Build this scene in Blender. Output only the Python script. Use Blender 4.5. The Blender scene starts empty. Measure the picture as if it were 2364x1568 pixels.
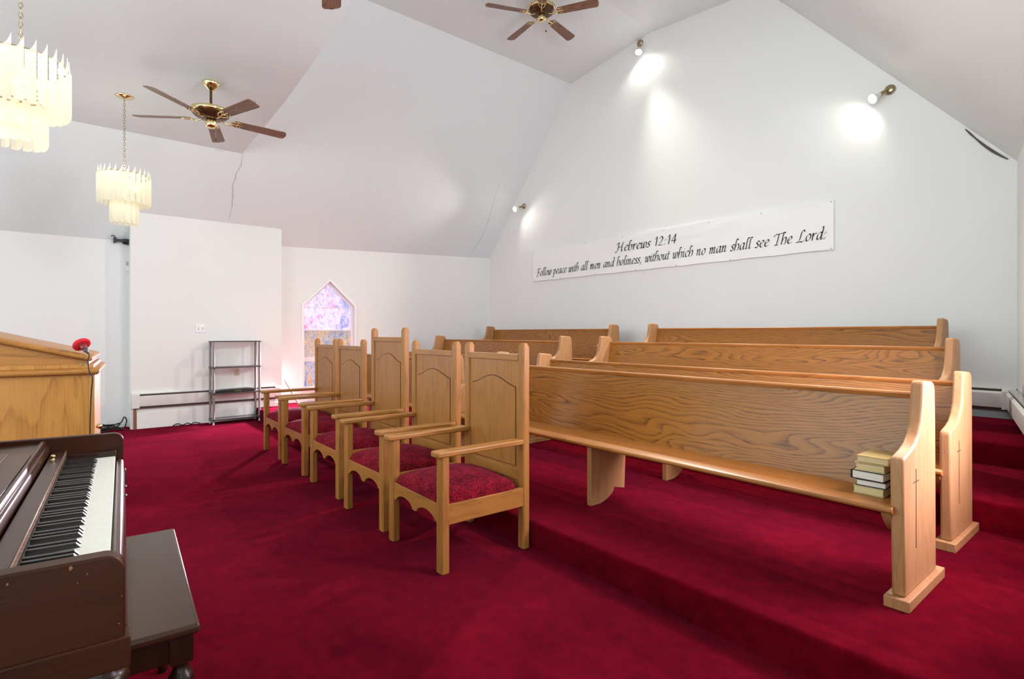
import bpy, bmesh, math, random
from mathutils import Vector, Matrix
random.seed(7)
PI = math.pi
S = bpy.context.scene
COL = S.collection

# ------------------------------------------------------------------ camera, world, light, exposure
YAW = 51.0
cd = bpy.data.cameras.new('camera'); cam = bpy.data.objects.new('camera', cd); COL.objects.link(cam)
cam.location = (0, 0, 1.27); cam.rotation_euler = (PI/2, 0, math.radians(YAW))
cd.sensor_width = 36.0; cd.lens = 36.0*1246/2364
cd.shift_y = -14.0/2364; cd.clip_start = 0.05; cd.clip_end = 200
S.camera = cam
w = bpy.data.worlds.new('world'); S.world = w; w.use_nodes = True
w.node_tree.nodes['Background'].inputs[0].default_value = (0.84, 0.98, 1.0, 1)
w.node_tree.nodes['Background'].inputs[1].default_value = 1.0
S.view_settings.view_transform = 'Standard'; S.view_settings.look = 'None'
S.view_settings.gamma = 1.0; S.view_settings.exposure = 0.60; S.view_settings.use_curve_mapping = False

def area(name, loc, target, sx, sy, power, color=(1, 1, 1)):
    l = bpy.data.lights.new(name, 'AREA'); l.shape = 'RECTANGLE'; l.size = sx; l.size_y = sy
    l.energy = power; l.color = color
    o = bpy.data.objects.new(name, l); COL.objects.link(o); o.location = loc
    o.rotation_euler = (Vector(target)-Vector(loc)).to_track_quat('-Z', 'Y').to_euler()
    return o
# daylight through the right wall's windows, plus added area lamps that fill the vault and nave
area('daylight_right_window', (-0.02, 3.3, 1.65), (-3.0, 2.2, 0.6), 0.8, 1.5, 75, (0.97, 0.80, 0.98))
area('vault_fill', (-0.75, 2.3, 3.5), (-7.0, 4.6, 4.6), 1.4, 1.2, 80, (0.84, 0.99, 1.0))  # added lamp under the right slope, brightens the choir vault
sl = bpy.data.lights.new('daylight_left_window', 'SPOT'); sl.energy = 620; sl.color = (1.0, 0.80, 0.97); sl.spot_size = math.radians(105)
sl.spot_blend = 0.5; sl.shadow_soft_size = 0.08
so = bpy.data.objects.new('daylight_left_window', sl); COL.objects.link(so); so.location = (-8.80, 3.28, 0.92)
so.rotation_euler = Vector((1, -0.70, -0.55)).to_track_quat('-Z', 'Y').to_euler()
area('carpet_fill', (-8.93, -1.75, 1.3), (-6.0, -0.9, 0.6), 1.0, 1.7, 26, (0.94, 0.98, 1.0))  # lamp added before the solid left wall, for more light on the carpet
area('nave_fill', (-3.0, -3.6, 2.3), (-4.5, 3.0, 2.0), 3.2, 2.0, 60, (0.90, 1.0, 0.98))  # added ambient fill from the open side behind the camera

# ------------------------------------------------------------------ helpers
def link(o, parent=None):
    COL.objects.link(o)
    if parent: o.parent = parent
    return o
def obj(name, bm, mat, parent=None, bevel=0, smooth=False, seg=2):
    me = bpy.data.meshes.new(name); bmesh.ops.recalc_face_normals(bm, faces=bm.faces)
    bm.to_mesh(me); bm.free()
    me.materials.append(mat)
    if smooth:
        for p in me.polygons: p.use_smooth = True
    o = bpy.data.objects.new(name, me); link(o, parent)
    if bevel:
        m = o.modifiers.new('bevel', 'BEVEL'); m.width = bevel; m.segments = seg; m.limit_method = 'ANGLE'
        m.angle_limit = math.radians(40)
        for p in me.polygons: p.use_smooth = True
        m.harden_normals = False
        me.set_sharp_from_angle(angle=math.radians(30)) if hasattr(me, 'set_sharp_from_angle') else None
    return o
def smooth_angle(o, deg=40):
    for p in o.data.polygons: p.use_smooth = True
    o.data.set_sharp_from_angle(angle=math.radians(deg))
    return o
def tag(o, label, cat, group=None):
    o['label'] = label; o['category'] = cat
    if group: o['group'] = group
    return o
def thing(name, label, cat, loc=(0, 0, 0), rz=0, group=None):
    o = bpy.data.objects.new(name, None); link(o); o.empty_display_size = 0.1
    o.location = loc; o.rotation_euler = (0, 0, rz)
    return tag(o, label, cat, group)
def struct(o): o['kind'] = 'structure'; return o
def copy_tree(o, parent=None):
    c = o.copy(); COL.objects.link(c); c.parent = parent
    for ch in list(o.children): copy_tree(ch, c)
    return c
def B(): return bmesh.new()
def box(bm, x0, x1, y0, y1, z0, z1):
    v = [bm.verts.new(p) for p in ((x0,y0,z0),(x1,y0,z0),(x1,y1,z0),(x0,y1,z0),(x0,y0,z1),(x1,y0,z1),(x1,y1,z1),(x0,y1,z1))]
    for f in ((0,3,2,1),(4,5,6,7),(0,1,5,4),(1,2,6,5),(2,3,7,6),(3,0,4,7)): bm.faces.new([v[i] for i in f])
    return bm
def prism(bm, poly, axis, a, b):
    """poly = 2-D points in the two other axes (in xyz order), extruded along axis from a to b"""
    def pt(u, v, t):
        return {'x': (t, u, v), 'y': (u, t, v), 'z': (u, v, t)}[axis]
    A = [bm.verts.new(pt(u, v, a)) for u, v in poly]; C = [bm.verts.new(pt(u, v, b)) for u, v in poly]
    bm.faces.new(A); bm.faces.new(C[::-1]); n = len(poly)
    for i in range(n): bm.faces.new((A[i], C[i], C[(i+1) % n], A[(i+1) % n]))
    return bm
def chambox(bm, x0, x1, y0, y1, z0, z1, c=0.012, top=0.0, foot=0.0):
    """upright post with chamfered long edges, tapering at the top and the foot"""
    def ring(z, k):
        a0, a1, b0, b1 = x0+k, x1-k, y0+k, y1-k; d = c*0.9
        return [bm.verts.new(p) for p in ((a0+d,b0,z),(a1-d,b0,z),(a1,b0+d,z),(a1,b1-d,z),(a1-d,b1,z),(a0+d,b1,z),(a0,b1-d,z),(a0,b0+d,z))]
    rs = []
    if foot: rs += [ring(z0, foot), ring(z0+foot*1.2, 0)]
    else: rs.append(ring(z0, 0))
    if top: rs += [ring(z1-top*1.6, 0), ring(z1, top*0.55)]
    else: rs.append(ring(z1, 0))
    bm.faces.new(rs[0][::-1]); bm.faces.new(rs[-1])
    for r, s in zip(rs, rs[1:]):
        for i in range(8): bm.faces.new((r[i], r[(i+1) % 8], s[(i+1) % 8], s[i]))
    return bm
def tube(bm, pts, r, n=8, closed=False, caps=True):
    pts = [Vector(p) for p in pts]; rings = []; N = len(pts)
    rr = r if isinstance(r, (list, tuple)) else [r]*N
    up = None
    for i, p in enumerate(pts):
        if closed: d = pts[(i+1) % N]-pts[i-1]
        else: d = pts[min(i+1, N-1)]-pts[max(i-1, 0)]
        d.normalize()
        if up is None:
            up = d.orthogonal().normalized()
        else:
            up = (up-d*up.dot(d)); up = up.normalized() if up.length > 1e-6 else d.orthogonal().normalized()
        s = d.cross(up)
        rings.append([bm.verts.new(p+(up*math.cos(2*PI*k/n)+s*math.sin(2*PI*k/n))*rr[i]) for k in range(n)])
    for i in range(N if closed else N-1):
        a, b = rings[i], rings[(i+1) % N]
        for k in range(n): bm.faces.new((a[k], a[(k+1) % n], b[(k+1) % n], b[k]))
    if caps and not closed: bm.faces.new(rings[0][::-1]); bm.faces.new(rings[-1])
    return bm
def lathe(bm, prof, c=(0, 0, 0), n=24, M=None):
    """prof = (radius, z) list around the z axis; M = optional orientation"""
    rings = []
    for r, z in prof:
        if r < 1e-5: ring = [bm.verts.new(Vector((0, 0, z)))]
        else: ring = [bm.verts.new(Vector((r*math.cos(2*PI*k/n), r*math.sin(2*PI*k/n), z))) for k in range(n)]
        rings.append(ring)
    for ring in rings:
        for v in ring:
            if M is not None: v.co = M @ v.co
            v.co += Vector(c)
    for a, b in zip(rings, rings[1:]):
        if len(a) == 1 and len(b) == 1: continue
        for k in range(n):
            if len(a) == 1: bm.faces.new((a[0], b[k], b[(k+1) % n]))
            elif len(b) == 1: bm.faces.new((a[k], b[0], a[(k+1) % n]))
            else: bm.faces.new((a[k], b[k], b[(k+1) % n], a[(k+1) % n]))
    return bm
def catmull(pts, k=6, closed=False):
    P = [Vector(p) for p in pts]; out = []; n = len(P)
    rng = range(n if closed else n-1)
    for i in rng:
        if closed: a, b, c, d = P[i-1], P[i], P[(i+1) % n], P[(i+2) % n]
        else: a, b, c, d = P[max(i-1, 0)], P[i], P[i+1], P[min(i+2, n-1)]
        for j in range(k):
            t = j/k
            out.append(0.5*((2*b)+(c-a)*t+(2*a-5*b+4*c-d)*t*t+(3*b-3*c+d-a)*t**3))
    if not closed: out.append(P[-1])
    return out

# ------------------------------------------------------------------ materials
class NT:
    def __init__(s, name):
        s.m = bpy.data.materials.new(name); s.m.use_nodes = True; s.t = s.m.node_tree; s.n = s.t.nodes
        s.p = s.n['Principled BSDF']
    def add(s, t, **k):
        n = s.n.new(t)
        for a, b in k.items(): setattr(n, a, b)
        return n
    def ln(s, a, b): s.t.links.new(a, b)
    def ramp(s, src, stops):
        r = s.add('ShaderNodeValToRGB'); e = r.color_ramp.elements
        while len(e) > 1: e.remove(e[-1])
        e[0].position = stops[0][0]; e[0].color = (*stops[0][1], 1)
        for p, c in stops[1:]:
            q = e.new(p); q.color = (*c, 1)
        s.ln(src, r.inputs[0]); return r.outputs[0]
    def coords(s, scale, rnd=0.0):
        tc = s.add('ShaderNodeTexCoord'); mp = s.add('ShaderNodeMapping'); mp.inputs['Scale'].default_value = scale
        if rnd:
            oi = s.add('ShaderNodeObjectInfo'); mu = s.add('ShaderNodeMath', operation='MULTIPLY'); mu.inputs[1].default_value = rnd
            s.ln(oi.outputs['Random'], mu.inputs[0]); ad = s.add('ShaderNodeVectorMath', operation='ADD')
            s.ln(tc.outputs['Object'], ad.inputs[0]); s.ln(mu.outputs[0], ad.inputs[1]); s.ln(ad.outputs[0], mp.inputs[0])
        else: s.ln(tc.outputs['Object'], mp.inputs[0])
        return mp.outputs[0]
    def noise(s, vec, scale, detail=3, rough=0.55, dist=0.0):
        n = s.add('ShaderNodeTexNoise'); n.inputs['Scale'].default_value = scale; n.inputs['Detail'].default_value = detail
        n.inputs['Roughness'].default_value = rough; n.inputs['Distortion'].default_value = dist
        if vec is not None: s.ln(vec, n.inputs['Vector'])
        return n.outputs['Fac']
    def bump(s, h, strength=0.2, dist=0.01):
        b = s.add('ShaderNodeBump'); b.inputs['Strength'].default_value = strength; b.inputs['Distance'].default_value = dist
        s.ln(h, b.inputs['Height']); s.ln(b.outputs[0], s.p.inputs['Normal'])
    def set(s, **k):
        for a, v in k.items():
            i = s.p.inputs[a.replace('_', ' ')]
            i.default_value = (*v, 1) if isinstance(v, tuple) and len(v) == 3 else v
def plain(name, c, rough=0.5, metal=0.0, **k):
    m = NT(name); m.set(Base_Color=c, Roughness=rough, Metallic=metal, **k); return m.m
def lin(r, g, b): return tuple(((v/255)/12.92 if v/255 <= .04045 else ((v/255+.055)/1.055)**2.4) for v in (r, g, b))

def wood(name, axis, light, dark, rings=16.0, contrast=0.6, across=5.0, along=0.7, rough=0.38, coat=0.10, vary=0.25, pore=0.35, lines=0.0, spec=0.35):
    """flat-sawn grain: contour lines of a stretched noise field, plus pores along the grain"""
    m = NT(name)
    i = 'xyz'.index(axis)
    sc = [across]*3; sc[i] = along
    v = m.coords(sc, 7.3)
    n1 = m.noise(v, 1.0, 2.5, 0.45, 0.25)
    mu = m.add('ShaderNodeMath', operation='MULTIPLY'); mu.inputs[1].default_value = rings; m.ln(n1, mu.inputs[0])
    if lines:
        sx = m.add('ShaderNodeSeparateXYZ'); m.ln(m.coords((1, 1, 1), 0.0), sx.inputs[0])
        ml = m.add('ShaderNodeMath', operation='MULTIPLY_ADD'); ml.inputs[1].default_value = lines
        m.ln(sx.outputs['Z'], ml.inputs[0]); m.ln(mu.outputs[0], ml.inputs[2]); mu = ml
    fr = m.add('ShaderNodeMath', operation='FRACT'); m.ln(mu.outputs[0], fr.inputs[0])
    line = m.ramp(fr.outputs[0], [(0.0, (1,)*3), (0.14, (0.55,)*3), (0.45, (0.08,)*3), (0.9, (0.0,)*3), (1.0, (1,)*3)])
    s2 = [260.0]*3; s2[i] = 7.0
    v2 = m.coords(s2, 3.1); n2 = m.noise(v2, 1.0, 2, 0.6)
    por = m.ramp(n2, [(0.42, (0,)*3), (0.62, (1,)*3)])
    s3 = [3.0]*3; s3[i] = 0.8
    n3 = m.noise(m.coords(s3, 2.0), 1.0, 2, 0.5)
    # factor = line*contrast*(0.4+0.6*pore) + pore*k
    a = m.add('ShaderNodeMath', operation='MULTIPLY_ADD'); a.inputs[1].default_value = 0.6; a.inputs[2].default_value = 0.5
    m.ln(por, a.inputs[0])
    b = m.add('ShaderNodeMath', operation='MULTIPLY'); m.ln(line, b.inputs[0]); m.ln(a.outputs[0], b.inputs[1])
    c = m.add('ShaderNodeMath', operation='MULTIPLY'); c.inputs[1].default_value = contrast; m.ln(b.outputs[0], c.inputs[0])
    d = m.add('ShaderNodeMath', operation='MULTIPLY_ADD'); d.inputs[1].default_value = pore*0.5; m.ln(por, d.inputs[0]); m.ln(c.outputs[0], d.inputs[2])
    e = m.add('ShaderNodeMath', operation='MULTIPLY_ADD'); e.inputs[1].default_value = vary; e.use_clamp = True
    sub = m.add('ShaderNodeMath', operation='SUBTRACT'); sub.inputs[1].default_value = 0.5; m.ln(n3, sub.inputs[0])
    m.ln(sub.outputs[0], e.inputs[0]); m.ln(d.outputs[0], e.inputs[2])
    col = m.ramp(e.outputs[0], [(0.0, light), (1.0, dark)])
    m.ln(col, m.p.inputs['Base Color'])
    m.set(Roughness=rough); m.p.inputs['Specular IOR Level'].default_value = spec; m.p.inputs['Coat Weight'].default_value = coat; m.p.inputs['Coat Roughness'].default_value = 0.18
    m.bump(d.outputs[0], 0.12, 0.002)
    return m.m
OAK_L, OAK_D = lin(170, 115, 56), lin(104, 62, 25)
PEW_L, PEW_D = lin(162, 106, 44), lin(74, 43, 16)
oak_x = wood('oak_grain_x', 'x', OAK_L, OAK_D, rings=9, contrast=0.35)
oak_y = wood('oak_grain_y', 'y', OAK_L, OAK_D, rings=9, contrast=0.35)
oak_z = wood('oak_grain_z', 'z', OAK_L, OAK_D, rings=10, contrast=0.33, across=6)
oak_groove = plain('oak_groove', lin(78, 46, 22), 0.7)
pew_x = wood('pew_oak_face', 'x', PEW_L, PEW_D, rings=40, contrast=0.75, across=2.6, along=0.55, rough=0.3, coat=0.06, lines=48)
pew_end = wood('pew_oak_end', 'z', lin(178, 132, 88), lin(126, 84, 48), rings=9, contrast=0.3, across=5, rough=0.46, coat=0.0)
pew_rail = wood('pew_oak_rail', 'x', lin(166, 106, 48), lin(90, 54, 22), rings=8, contrast=0.4, across=6)
pulpit_z = wood('pulpit_veneer', 'z', lin(190, 134, 62), lin(136, 84, 32), rings=14, contrast=0.55, across=4, along=0.9, coat=0.2)
pulpit_y = wood('pulpit_moulding', 'y', lin(178, 122, 58), lin(96, 56, 24), rings=6, contrast=0.5, across=5)
mahog_y = wood('mahogany_grain', 'y', lin(66, 32, 13), lin(16, 7, 5), rings=4, contrast=0.35, pore=0.12, across=6, along=1.0, rough=0.35, coat=0.0, vary=1.3, spec=0.2)
mahog_x = wood('mahogany_long', 'x', lin(66, 40, 28), lin(44, 26, 19), rings=3, contrast=0.2, across=5, along=0.6, rough=0.25, coat=0.0, vary=0.5, pore=0.10, spec=0.35)
mahog_d = wood('mahogany_dark', 'x', lin(46, 22, 13), lin(24, 12, 8), rings=5, contrast=0.4, across=5, rough=0.28, coat=0.0, spec=0.4)
blade_x = wood('fan_blade_walnut', 'x', lin(134, 98, 78), lin(72, 46, 32), rings=14, contrast=0.8, across=14, along=1.6, rough=0.45, coat=0.1)
stick_m = wood('raw_pine', 'z', lin(206, 170, 140), lin(150, 112, 84), rings=5, contrast=0.3)

m = NT('painted_wall'); n = m.noise(m.coords((1, 1, 1)), 160, 3); n0 = m.noise(m.coords((1, 1, 1)), 0.7, 3)
m.ln(m.ramp(n0, [(0.3, (0.795, 0.80, 0.79)), (0.7, (0.82, 0.825, 0.815))]), m.p.inputs['Base Color'])
m.set(Roughness=0.62); m.p.inputs['Specular IOR Level'].default_value = 0.35; m.bump(n, 0.06, 0.004); wall_m = m.m
m = NT('painted_ceiling'); n = m.noise(m.coords((1, 1, 1)), 45, 5, 0.7)
m.set(Base_Color=(0.765, 0.81, 0.82), Roughness=0.5); m.bump(n, 0.22, 0.012); ceil_m = m.m
trim_m = plain('white_gloss_trim', (0.86, 0.86, 0.87), 0.3)
vinyl_m = NT('banner_vinyl'); nb = vinyl_m.noise(vinyl_m.coords((1.0, 1, 3.0)), 1.6, 2); vinyl_m.set(Base_Color=(0.87, 0.87, 0.87), Roughness=0.35)
vinyl_m.bump(nb, 0.35, 0.03); vinyl_m = vinyl_m.m
ink_m = plain('black_ink', (0.012, 0.012, 0.013), 0.5)

m = NT('crimson_carpet')
vc = m.coords((1, 1, 1))
big = m.noise(vc, 1.3, 4, 0.6, 0.6); fine = m.noise(vc, 320, 3, 0.7); mid = m.noise(vc, 14, 4, 0.6)
c1 = m.ramp(big, [(0.3, (0.095, 0.001, 0.0048)), (0.7, (0.172, 0.003, 0.0095))])
mx = m.add('ShaderNodeMix', data_type='RGBA', blend_type='MULTIPLY'); mx.inputs[0].default_value = 1.0
m.ln(c1, mx.inputs[6]); m.ln(m.ramp(fine, [(0.3, (0.55,)*3), (0.7, (1.3,)*3)]), mx.inputs[7])
mx2 = m.add('ShaderNodeMix', data_type='RGBA', blend_type='MULTIPLY'); mx2.inputs[0].default_value = 1.0
m.ln(mx.outputs[2], mx2.inputs[6]); m.ln(m.ramp(mid, [(0.32, (0.78,)*3), (0.68, (1.2,)*3)]), mx2.inputs[7])
m.ln(mx2.outputs[2], m.p.inputs['Base Color'])
m.set(Roughness=0.95); m.p.inputs['Specular IOR Level'].default_value = 0.0
m.p.inputs['Sheen Weight'].default_value = 0.10; m.p.inputs['Sheen Roughness'].default_value = 0.4
m.p.inputs['Sheen Tint'].default_value = (1.0, 0.15, 0.42, 1)
m.bump(fine, 0.7, 0.006); carpet_m = m.m

m = NT('burgundy_upholstery'); vo = m.coords((1, 1, 1), 5)
vor = m.add('ShaderNodeTexVoronoi'); vor.inputs['Scale'].default_value = 150; m.ln(vo, vor.inputs['Vector'])
big = m.noise(vo, 14, 3)
cc = m.ramp(vor.outputs['Distance'], [(0.1, (0.40, 0.020, 0.028)), (0.6, (0.10, 0.0025, 0.010))])
mx = m.add('ShaderNodeMix', data_type='RGBA', blend_type='MULTIPLY'); mx.inputs[0].default_value = 1.0
m.ln(cc, mx.inputs[6]); m.ln(m.ramp(big, [(0.35, (0.7,)*3), (0.65, (1.25,)*3)]), mx.inputs[7]); m.ln(mx.outputs[2], m.p.inputs['Base Color'])
m.set(Roughness=0.9); m.p.inputs['Specular IOR Level'].default_value = 0.05; m.p.inputs['Sheen Weight'].default_value = 0.08; m.p.inputs['Sheen Tint'].default_value = (1, 0.3, 0.5, 1)
m.bump(vor.outputs['Distance'], 0.5, 0.004); seat_m = m.m

brass_m = plain('polished_brass', (0.83, 0.68, 0.36), 0.18, 1.0)
brass_d = plain('antique_brass', (0.42, 0.34, 0.22), 0.3, 1.0)
bronze_m = plain('dark_motor_housing', (0.10, 0.045, 0.02), 0.25, 0.6)
black_m = plain('black_plastic', (0.012, 0.012, 0.013), 0.4)
rubber_m = plain('black_rubber_cable', (0.01, 0.01, 0.01), 0.5)
grey_tube = plain('silver_grey_tube', (0.24, 0.22, 0.22), 0.4, 0.2)
grey_shelf = plain('dark_grey_shelf', (0.06, 0.06, 0.063), 0.4)
ivory_m = plain('ivory_key', (0.83, 0.83, 0.76), 0.3)
ebony_m = plain('ebony_key', (0.018, 0.016, 0.015), 0.25)
keyline_m = plain('key_gap', (0.35, 0.34, 0.30), 0.7)
felt_m = plain('green_black_felt', (0.02, 0.022, 0.018), 0.9)
slot_m = plain('heater_slot_shadow_metal', (0.05, 0.035, 0.03), 0.6)
heater_m = NT('heater_enamel'); nh = heater_m.noise(heater_m.coords((1, 1, 1)), 9, 4)
heater_m.ln(heater_m.ramp(nh, [(0.4, (0.70, 0.69, 0.68)), (0.75, (0.80, 0.79, 0.78))]), heater_m.p.inputs['Base Color']); heater_m.set(Roughness=0.4); heater_m = heater_m.m
rust_m = plain('bare_wood_strip', lin(136, 88, 60), 0.7)
plate_m = plain('white_switch_plate', (0.80, 0.80, 0.78), 0.3)
red_m = plain('red_foam', (0.62, 0.012, 0.02), 0.85)
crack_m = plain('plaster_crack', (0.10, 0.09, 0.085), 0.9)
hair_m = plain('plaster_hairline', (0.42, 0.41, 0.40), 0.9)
cream_page = NT('book_pages_cream'); npg = cream_page.noise(cream_page.coords((8, 8, 900)), 1, 2)
cream_page.ln(cream_page.ramp(npg, [(0.3, lin(196, 176, 126)), (0.7, lin(226, 208, 160))]), cream_page.p.inputs['Base Color']); cream_page.set(Roughness=0.8); cream_page = cream_page.m
white_page = NT('book_pages_white'); npg = white_page.noise(white_page.coords((8, 8, 900)), 1, 2)
white_page.ln(white_page.ramp(npg, [(0.3, lin(214, 208, 196)), (0.7, lin(236, 232, 224))]), white_page.p.inputs['Base Color']); white_page.set(Roughness=0.8); white_page = white_page.m
chrome_m = plain('chrome', (0.7, 0.7, 0.72), 0.15, 1.0)
hose_m = plain('grey_cord', (0.30, 0.29, 0.30), 0.5)

# frosted panels: pass and scatter the light of the bulbs inside
m = NT('frosted_acrylic'); m.set(Base_Color=(0.89, 0.87, 0.79), Roughness=0.4)
tr = m.add('ShaderNodeBsdfTranslucent'); tr.inputs[0].default_value = (0.92, 0.89, 0.79, 1)
tp = m.add('ShaderNodeBsdfTransparent'); tp.inputs[0].default_value = (1.0, 0.96, 0.86, 1)
ms = m.add('ShaderNodeMixShader'); ms.inputs[0].default_value = 0.6
ms2 = m.add('ShaderNodeMixShader'); ms2.inputs[0].default_value = 0.16
m.ln(m.p.outputs[0], ms.inputs[1]); m.ln(tr.outputs[0], ms.inputs[2]); m.ln(ms.outputs[0], ms2.inputs[1]); m.ln(tp.outputs[0], ms2.inputs[2])
m.ln(ms2.outputs[0], m.n['Material Output'].inputs[0]); acryl_m = m.m
def emis(name, c, s):
    m = NT(name); m.set(Base_Color=(0.9, 0.9, 0.9)); m.p.inputs['Emission Color'].default_value = (*c, 1); m.p.inputs['Emission Strength'].default_value = s
    return m.m
bulb_m = emis('lit_bulb', (1.0, 0.93, 0.80), 1.6)
flood_m = emis('lit_flood_bulb', (1.0, 0.95, 0.86), 9.0)
flood_side = plain('reflector_bulb_glass', (0.85, 0.80, 0.72), 0.3)

# stained glass, back-lit by the sky
def stained(name, tint, seed, strength=0.48):
    m = NT(name)
    v = m.coords((3.0, 3.0, 2.2)); ad = m.add('ShaderNodeVectorMath', operation='ADD'); ad.inputs[1].default_value = (seed, seed*1.7, seed*0.6); m.ln(v, ad.inputs[0])
    a = m.noise(ad.outputs[0], 1.0, 6, 0.62, 1.6); b = m.noise(ad.outputs[0], 2.3, 6, 0.65, 2.2); s = m.noise(m.coords((60, 60, 26)), 1.0, 3, 0.7, 1.0)
    if tint == 'rose':
        c = m.ramp(a, [(0.30, (0.20, 0.28, 0.62)), (0.42, (0.55, 0.53, 0.80)), (0.50, (0.72, 0.66, 0.84)), (0.57, (0.70, 0.50, 0.74)), (0.64, (0.72, 0.06, 0.34)), (0.74, (0.80, 0.45, 0.20))])
        d = m.ramp(b, [(0.32, (0.40, 0.46, 0.80)), (0.48, (0.92, 0.86, 0.95)), (0.60, (1, 1, 1)), (0.70, (0.85, 0.35, 0.45))])
    elif tint == 'sand':
        c = m.ramp(a, [(0.30, (0.12, 0.18, 0.30)), (0.45, (0.36, 0.36, 0.42)), (0.55, (0.46, 0.36, 0.28)), (0.68, (0.52, 0.38, 0.24))])
        d = m.ramp(b, [(0.35, (0.5, 0.6, 0.85)), (0.5, (1, 0.95, 0.9)), (0.65, (1.0, 0.9, 0.75))])
    else:
        c = m.ramp(a, [(0.34, (0.03, 0.10, 0.34)), (0.47, (0.20, 0.32, 0.56)), (0.56, (0.42, 0.42, 0.44)), (0.68, (0.50, 0.30, 0.14))])
        d = m.ramp(b, [(0.35, (0.4, 0.55, 0.95)), (0.5, (0.95, 0.95, 1.0)), (0.65, (1, 0.8, 0.6))])
    mx = m.add('ShaderNodeMix', data_type='RGBA', blend_type='MULTIPLY'); mx.inputs[0].default_value = 0.85
    m.ln(c, mx.inputs[6]); m.ln(d, mx.inputs[7])
    mx2 = m.add('ShaderNodeMix', data_type='RGBA', blend_type='MULTIPLY'); mx2.inputs[0].default_value = 1.0
    m.ln(mx.outputs[2], mx2.inputs[6]); m.ln(m.ramp(s, [(0.3, (0.62,)*3), (0.7, (1.3,)*3)]), mx2.inputs[7])
    m.ln(mx2.outputs[2], m.p.inputs['Emission Color']); m.p.inputs['Emission Strength'].default_value = strength
    m.ln(mx2.outputs[2], m.p.inputs['Base Color']); m.set(Roughness=0.2)
    return m.m
sg_top = stained('stained_glass_rose_top', 'rose', 1.3); sg_rose = stained('stained_glass_rose', 'rose', 4.1)
sg_sand = stained('stained_glass_sand', 'sand', 2.2); sg_blue = stained('stained_glass_blue', 'blue', 7.7)

# ------------------------------------------------------------------ the room
L1, L2, L3 = 0.16, 0.335, 0.50
R1, R2, R3, YB = 2.10, 3.95, 5.06, 6.53
def nose(y, z, r=0.022):       # rounded stair nosing
    return [(y, z-r), (y+r*0.3, z-r*0.3), (y+r, z)]
prof = [(-3.2, -0.1), (-3.2, 0.0), (R1, 0.0)]+nose(R1, L1)+[(R2, L1)]+nose(R2, L2)+[(R3, L2)]+nose(R3, L3)+[(YB+0.05, L3), (YB+0.05, -0.1)]
o = struct(obj('floor', prism(B(), prof, 'x', -9.15, 1.3), carpet_m)); smooth_angle(o, 50)

SL = 1.187
def zs(x): return 2.76+SL*(x+8.8)               # left steep slope of the ceiling
# left wall, four faces: far left, the boxed-out chase, the wall with the pointed window
def quad(bm, *pts): bm.faces.new([bm.verts.new(p) for p in pts]); return bm
WA = Vector((-8.902, 2.46, 0)); WB = Vector((-8.775, YB, 0)); WD = (WB-WA).normalized(); WL = (WB-WA).length
WN = Vector((WD.y, -WD.x, 0))                    # into the room
struct(obj('wall_left_chase', box(B(), -9.15, -8.70, 0.570, 2.475, -0.05, zs(-8.70)+0.02), wall_m))
wall_l = struct(obj('wall_left', box(B(), -9.15, -9.0, -3.2, 0.60, -0.05, zs(-9.0)+0.05), wall_m))
# window wall in its own frame: w along the wall, z up, thickness behind
winroot = Matrix.Translation(WA) @ Matrix(((WD.x, WN.x, 0, 0), (WD.y, WN.y, 0, 0), (0, 0, 1, 0), (0, 0, 0, 1)))
def frame_obj(name, bm, mat, parent=None, **k):  # local axes: x = along wall, y = into room, z = up
    bmesh.ops.transform(bm, matrix=winroot, verts=bm.verts)
    return obj(name, bm, mat, parent, **k)
w0, w1, wm = 0.400, 1.262, 0.832                 # opening in wall coordinates
zb, zsh, za = 0.36, 1.735, 2.150
ZT = 2.84
bm = B()
polys = [[(0, -0.05), (w0, -0.05), (w0, ZT), (0, ZT)], [(w1, -0.05), (WL+0.02, -0.05), (WL+0.02, ZT), (w1, ZT)],
         [(w0, -0.05), (w1, -0.05), (w1, zb), (w0, zb)], [(w0, zsh), (wm, za), (wm, ZT), (w0, ZT)], [(wm, za), (w1, zsh), (w1, ZT), (wm, ZT)]]
for p in polys:
    bm.faces.new([bm.verts.new((a, 0, z)) for a, z in p])
op = [(w0, zb), (w1, zb), (w1, zsh), (wm, za), (w0, zsh)]
for (a, z), (c, d) in zip(op, op[1:]+op[:1]):    # reveals
    bm.faces.new([bm.verts.new(q) for q in ((a, 0, z), (c, 0, d), (c, -0.14, d), (a, -0.14, z))])
struct(frame_obj('wall_left_window_side', bm, wall_m))
# the pointed window itself
win = struct(bpy.data.objects.new('window_1', None)); link(win)
def ring_poly(bm, outer, inner, y0, y1):
    n = len(outer)
    V = [[bm.verts.new((a, y, z)) for a, z in P] for P in (outer, inner) for y in (y0, y1)]
    o0, o1, i0, i1 = V
    for k in range(n):
        j = (k+1) % n
        for q in ((o0[k], o0[j], i0[j], i0[k]), (o1[k], i1[k], i1[j], o1[j]), (o0[k], o1[k], o1[j], o0[j]), (i0[k], i0[j], i1[j], i1[k])): bm.faces.new(q)
    return bm
def pointed(d):                                  # opening outline grown by d
    return [(w0-d, zb-d), (w1+d, zb-d), (w1+d, zsh+d*0.45), (wm, za+d*1.42), (w0-d, zsh+d*0.45)]
frame_obj('window_frame', ring_poly(B(), pointed(0.028), pointed(-0.012), -0.01, 0.022), trim_m, win, bevel=0.004)
frame_obj('window_sash', ring_poly(B(), pointed(0.0), pointed(-0.045), -0.115, -0.075), trim_m, win, bevel=0.004)
for nm, z, hh in (('muntin', 1.700, 0.006), ('muntin', 1.325, 0.010), ('sash_rail', 0.845, 0.038)):
    frame_obj(nm, box(B(), w0+0.03, w1-0.03, -0.10, -0.072, z-hh, z+hh), trim_m, win, bevel=0.002)
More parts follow.
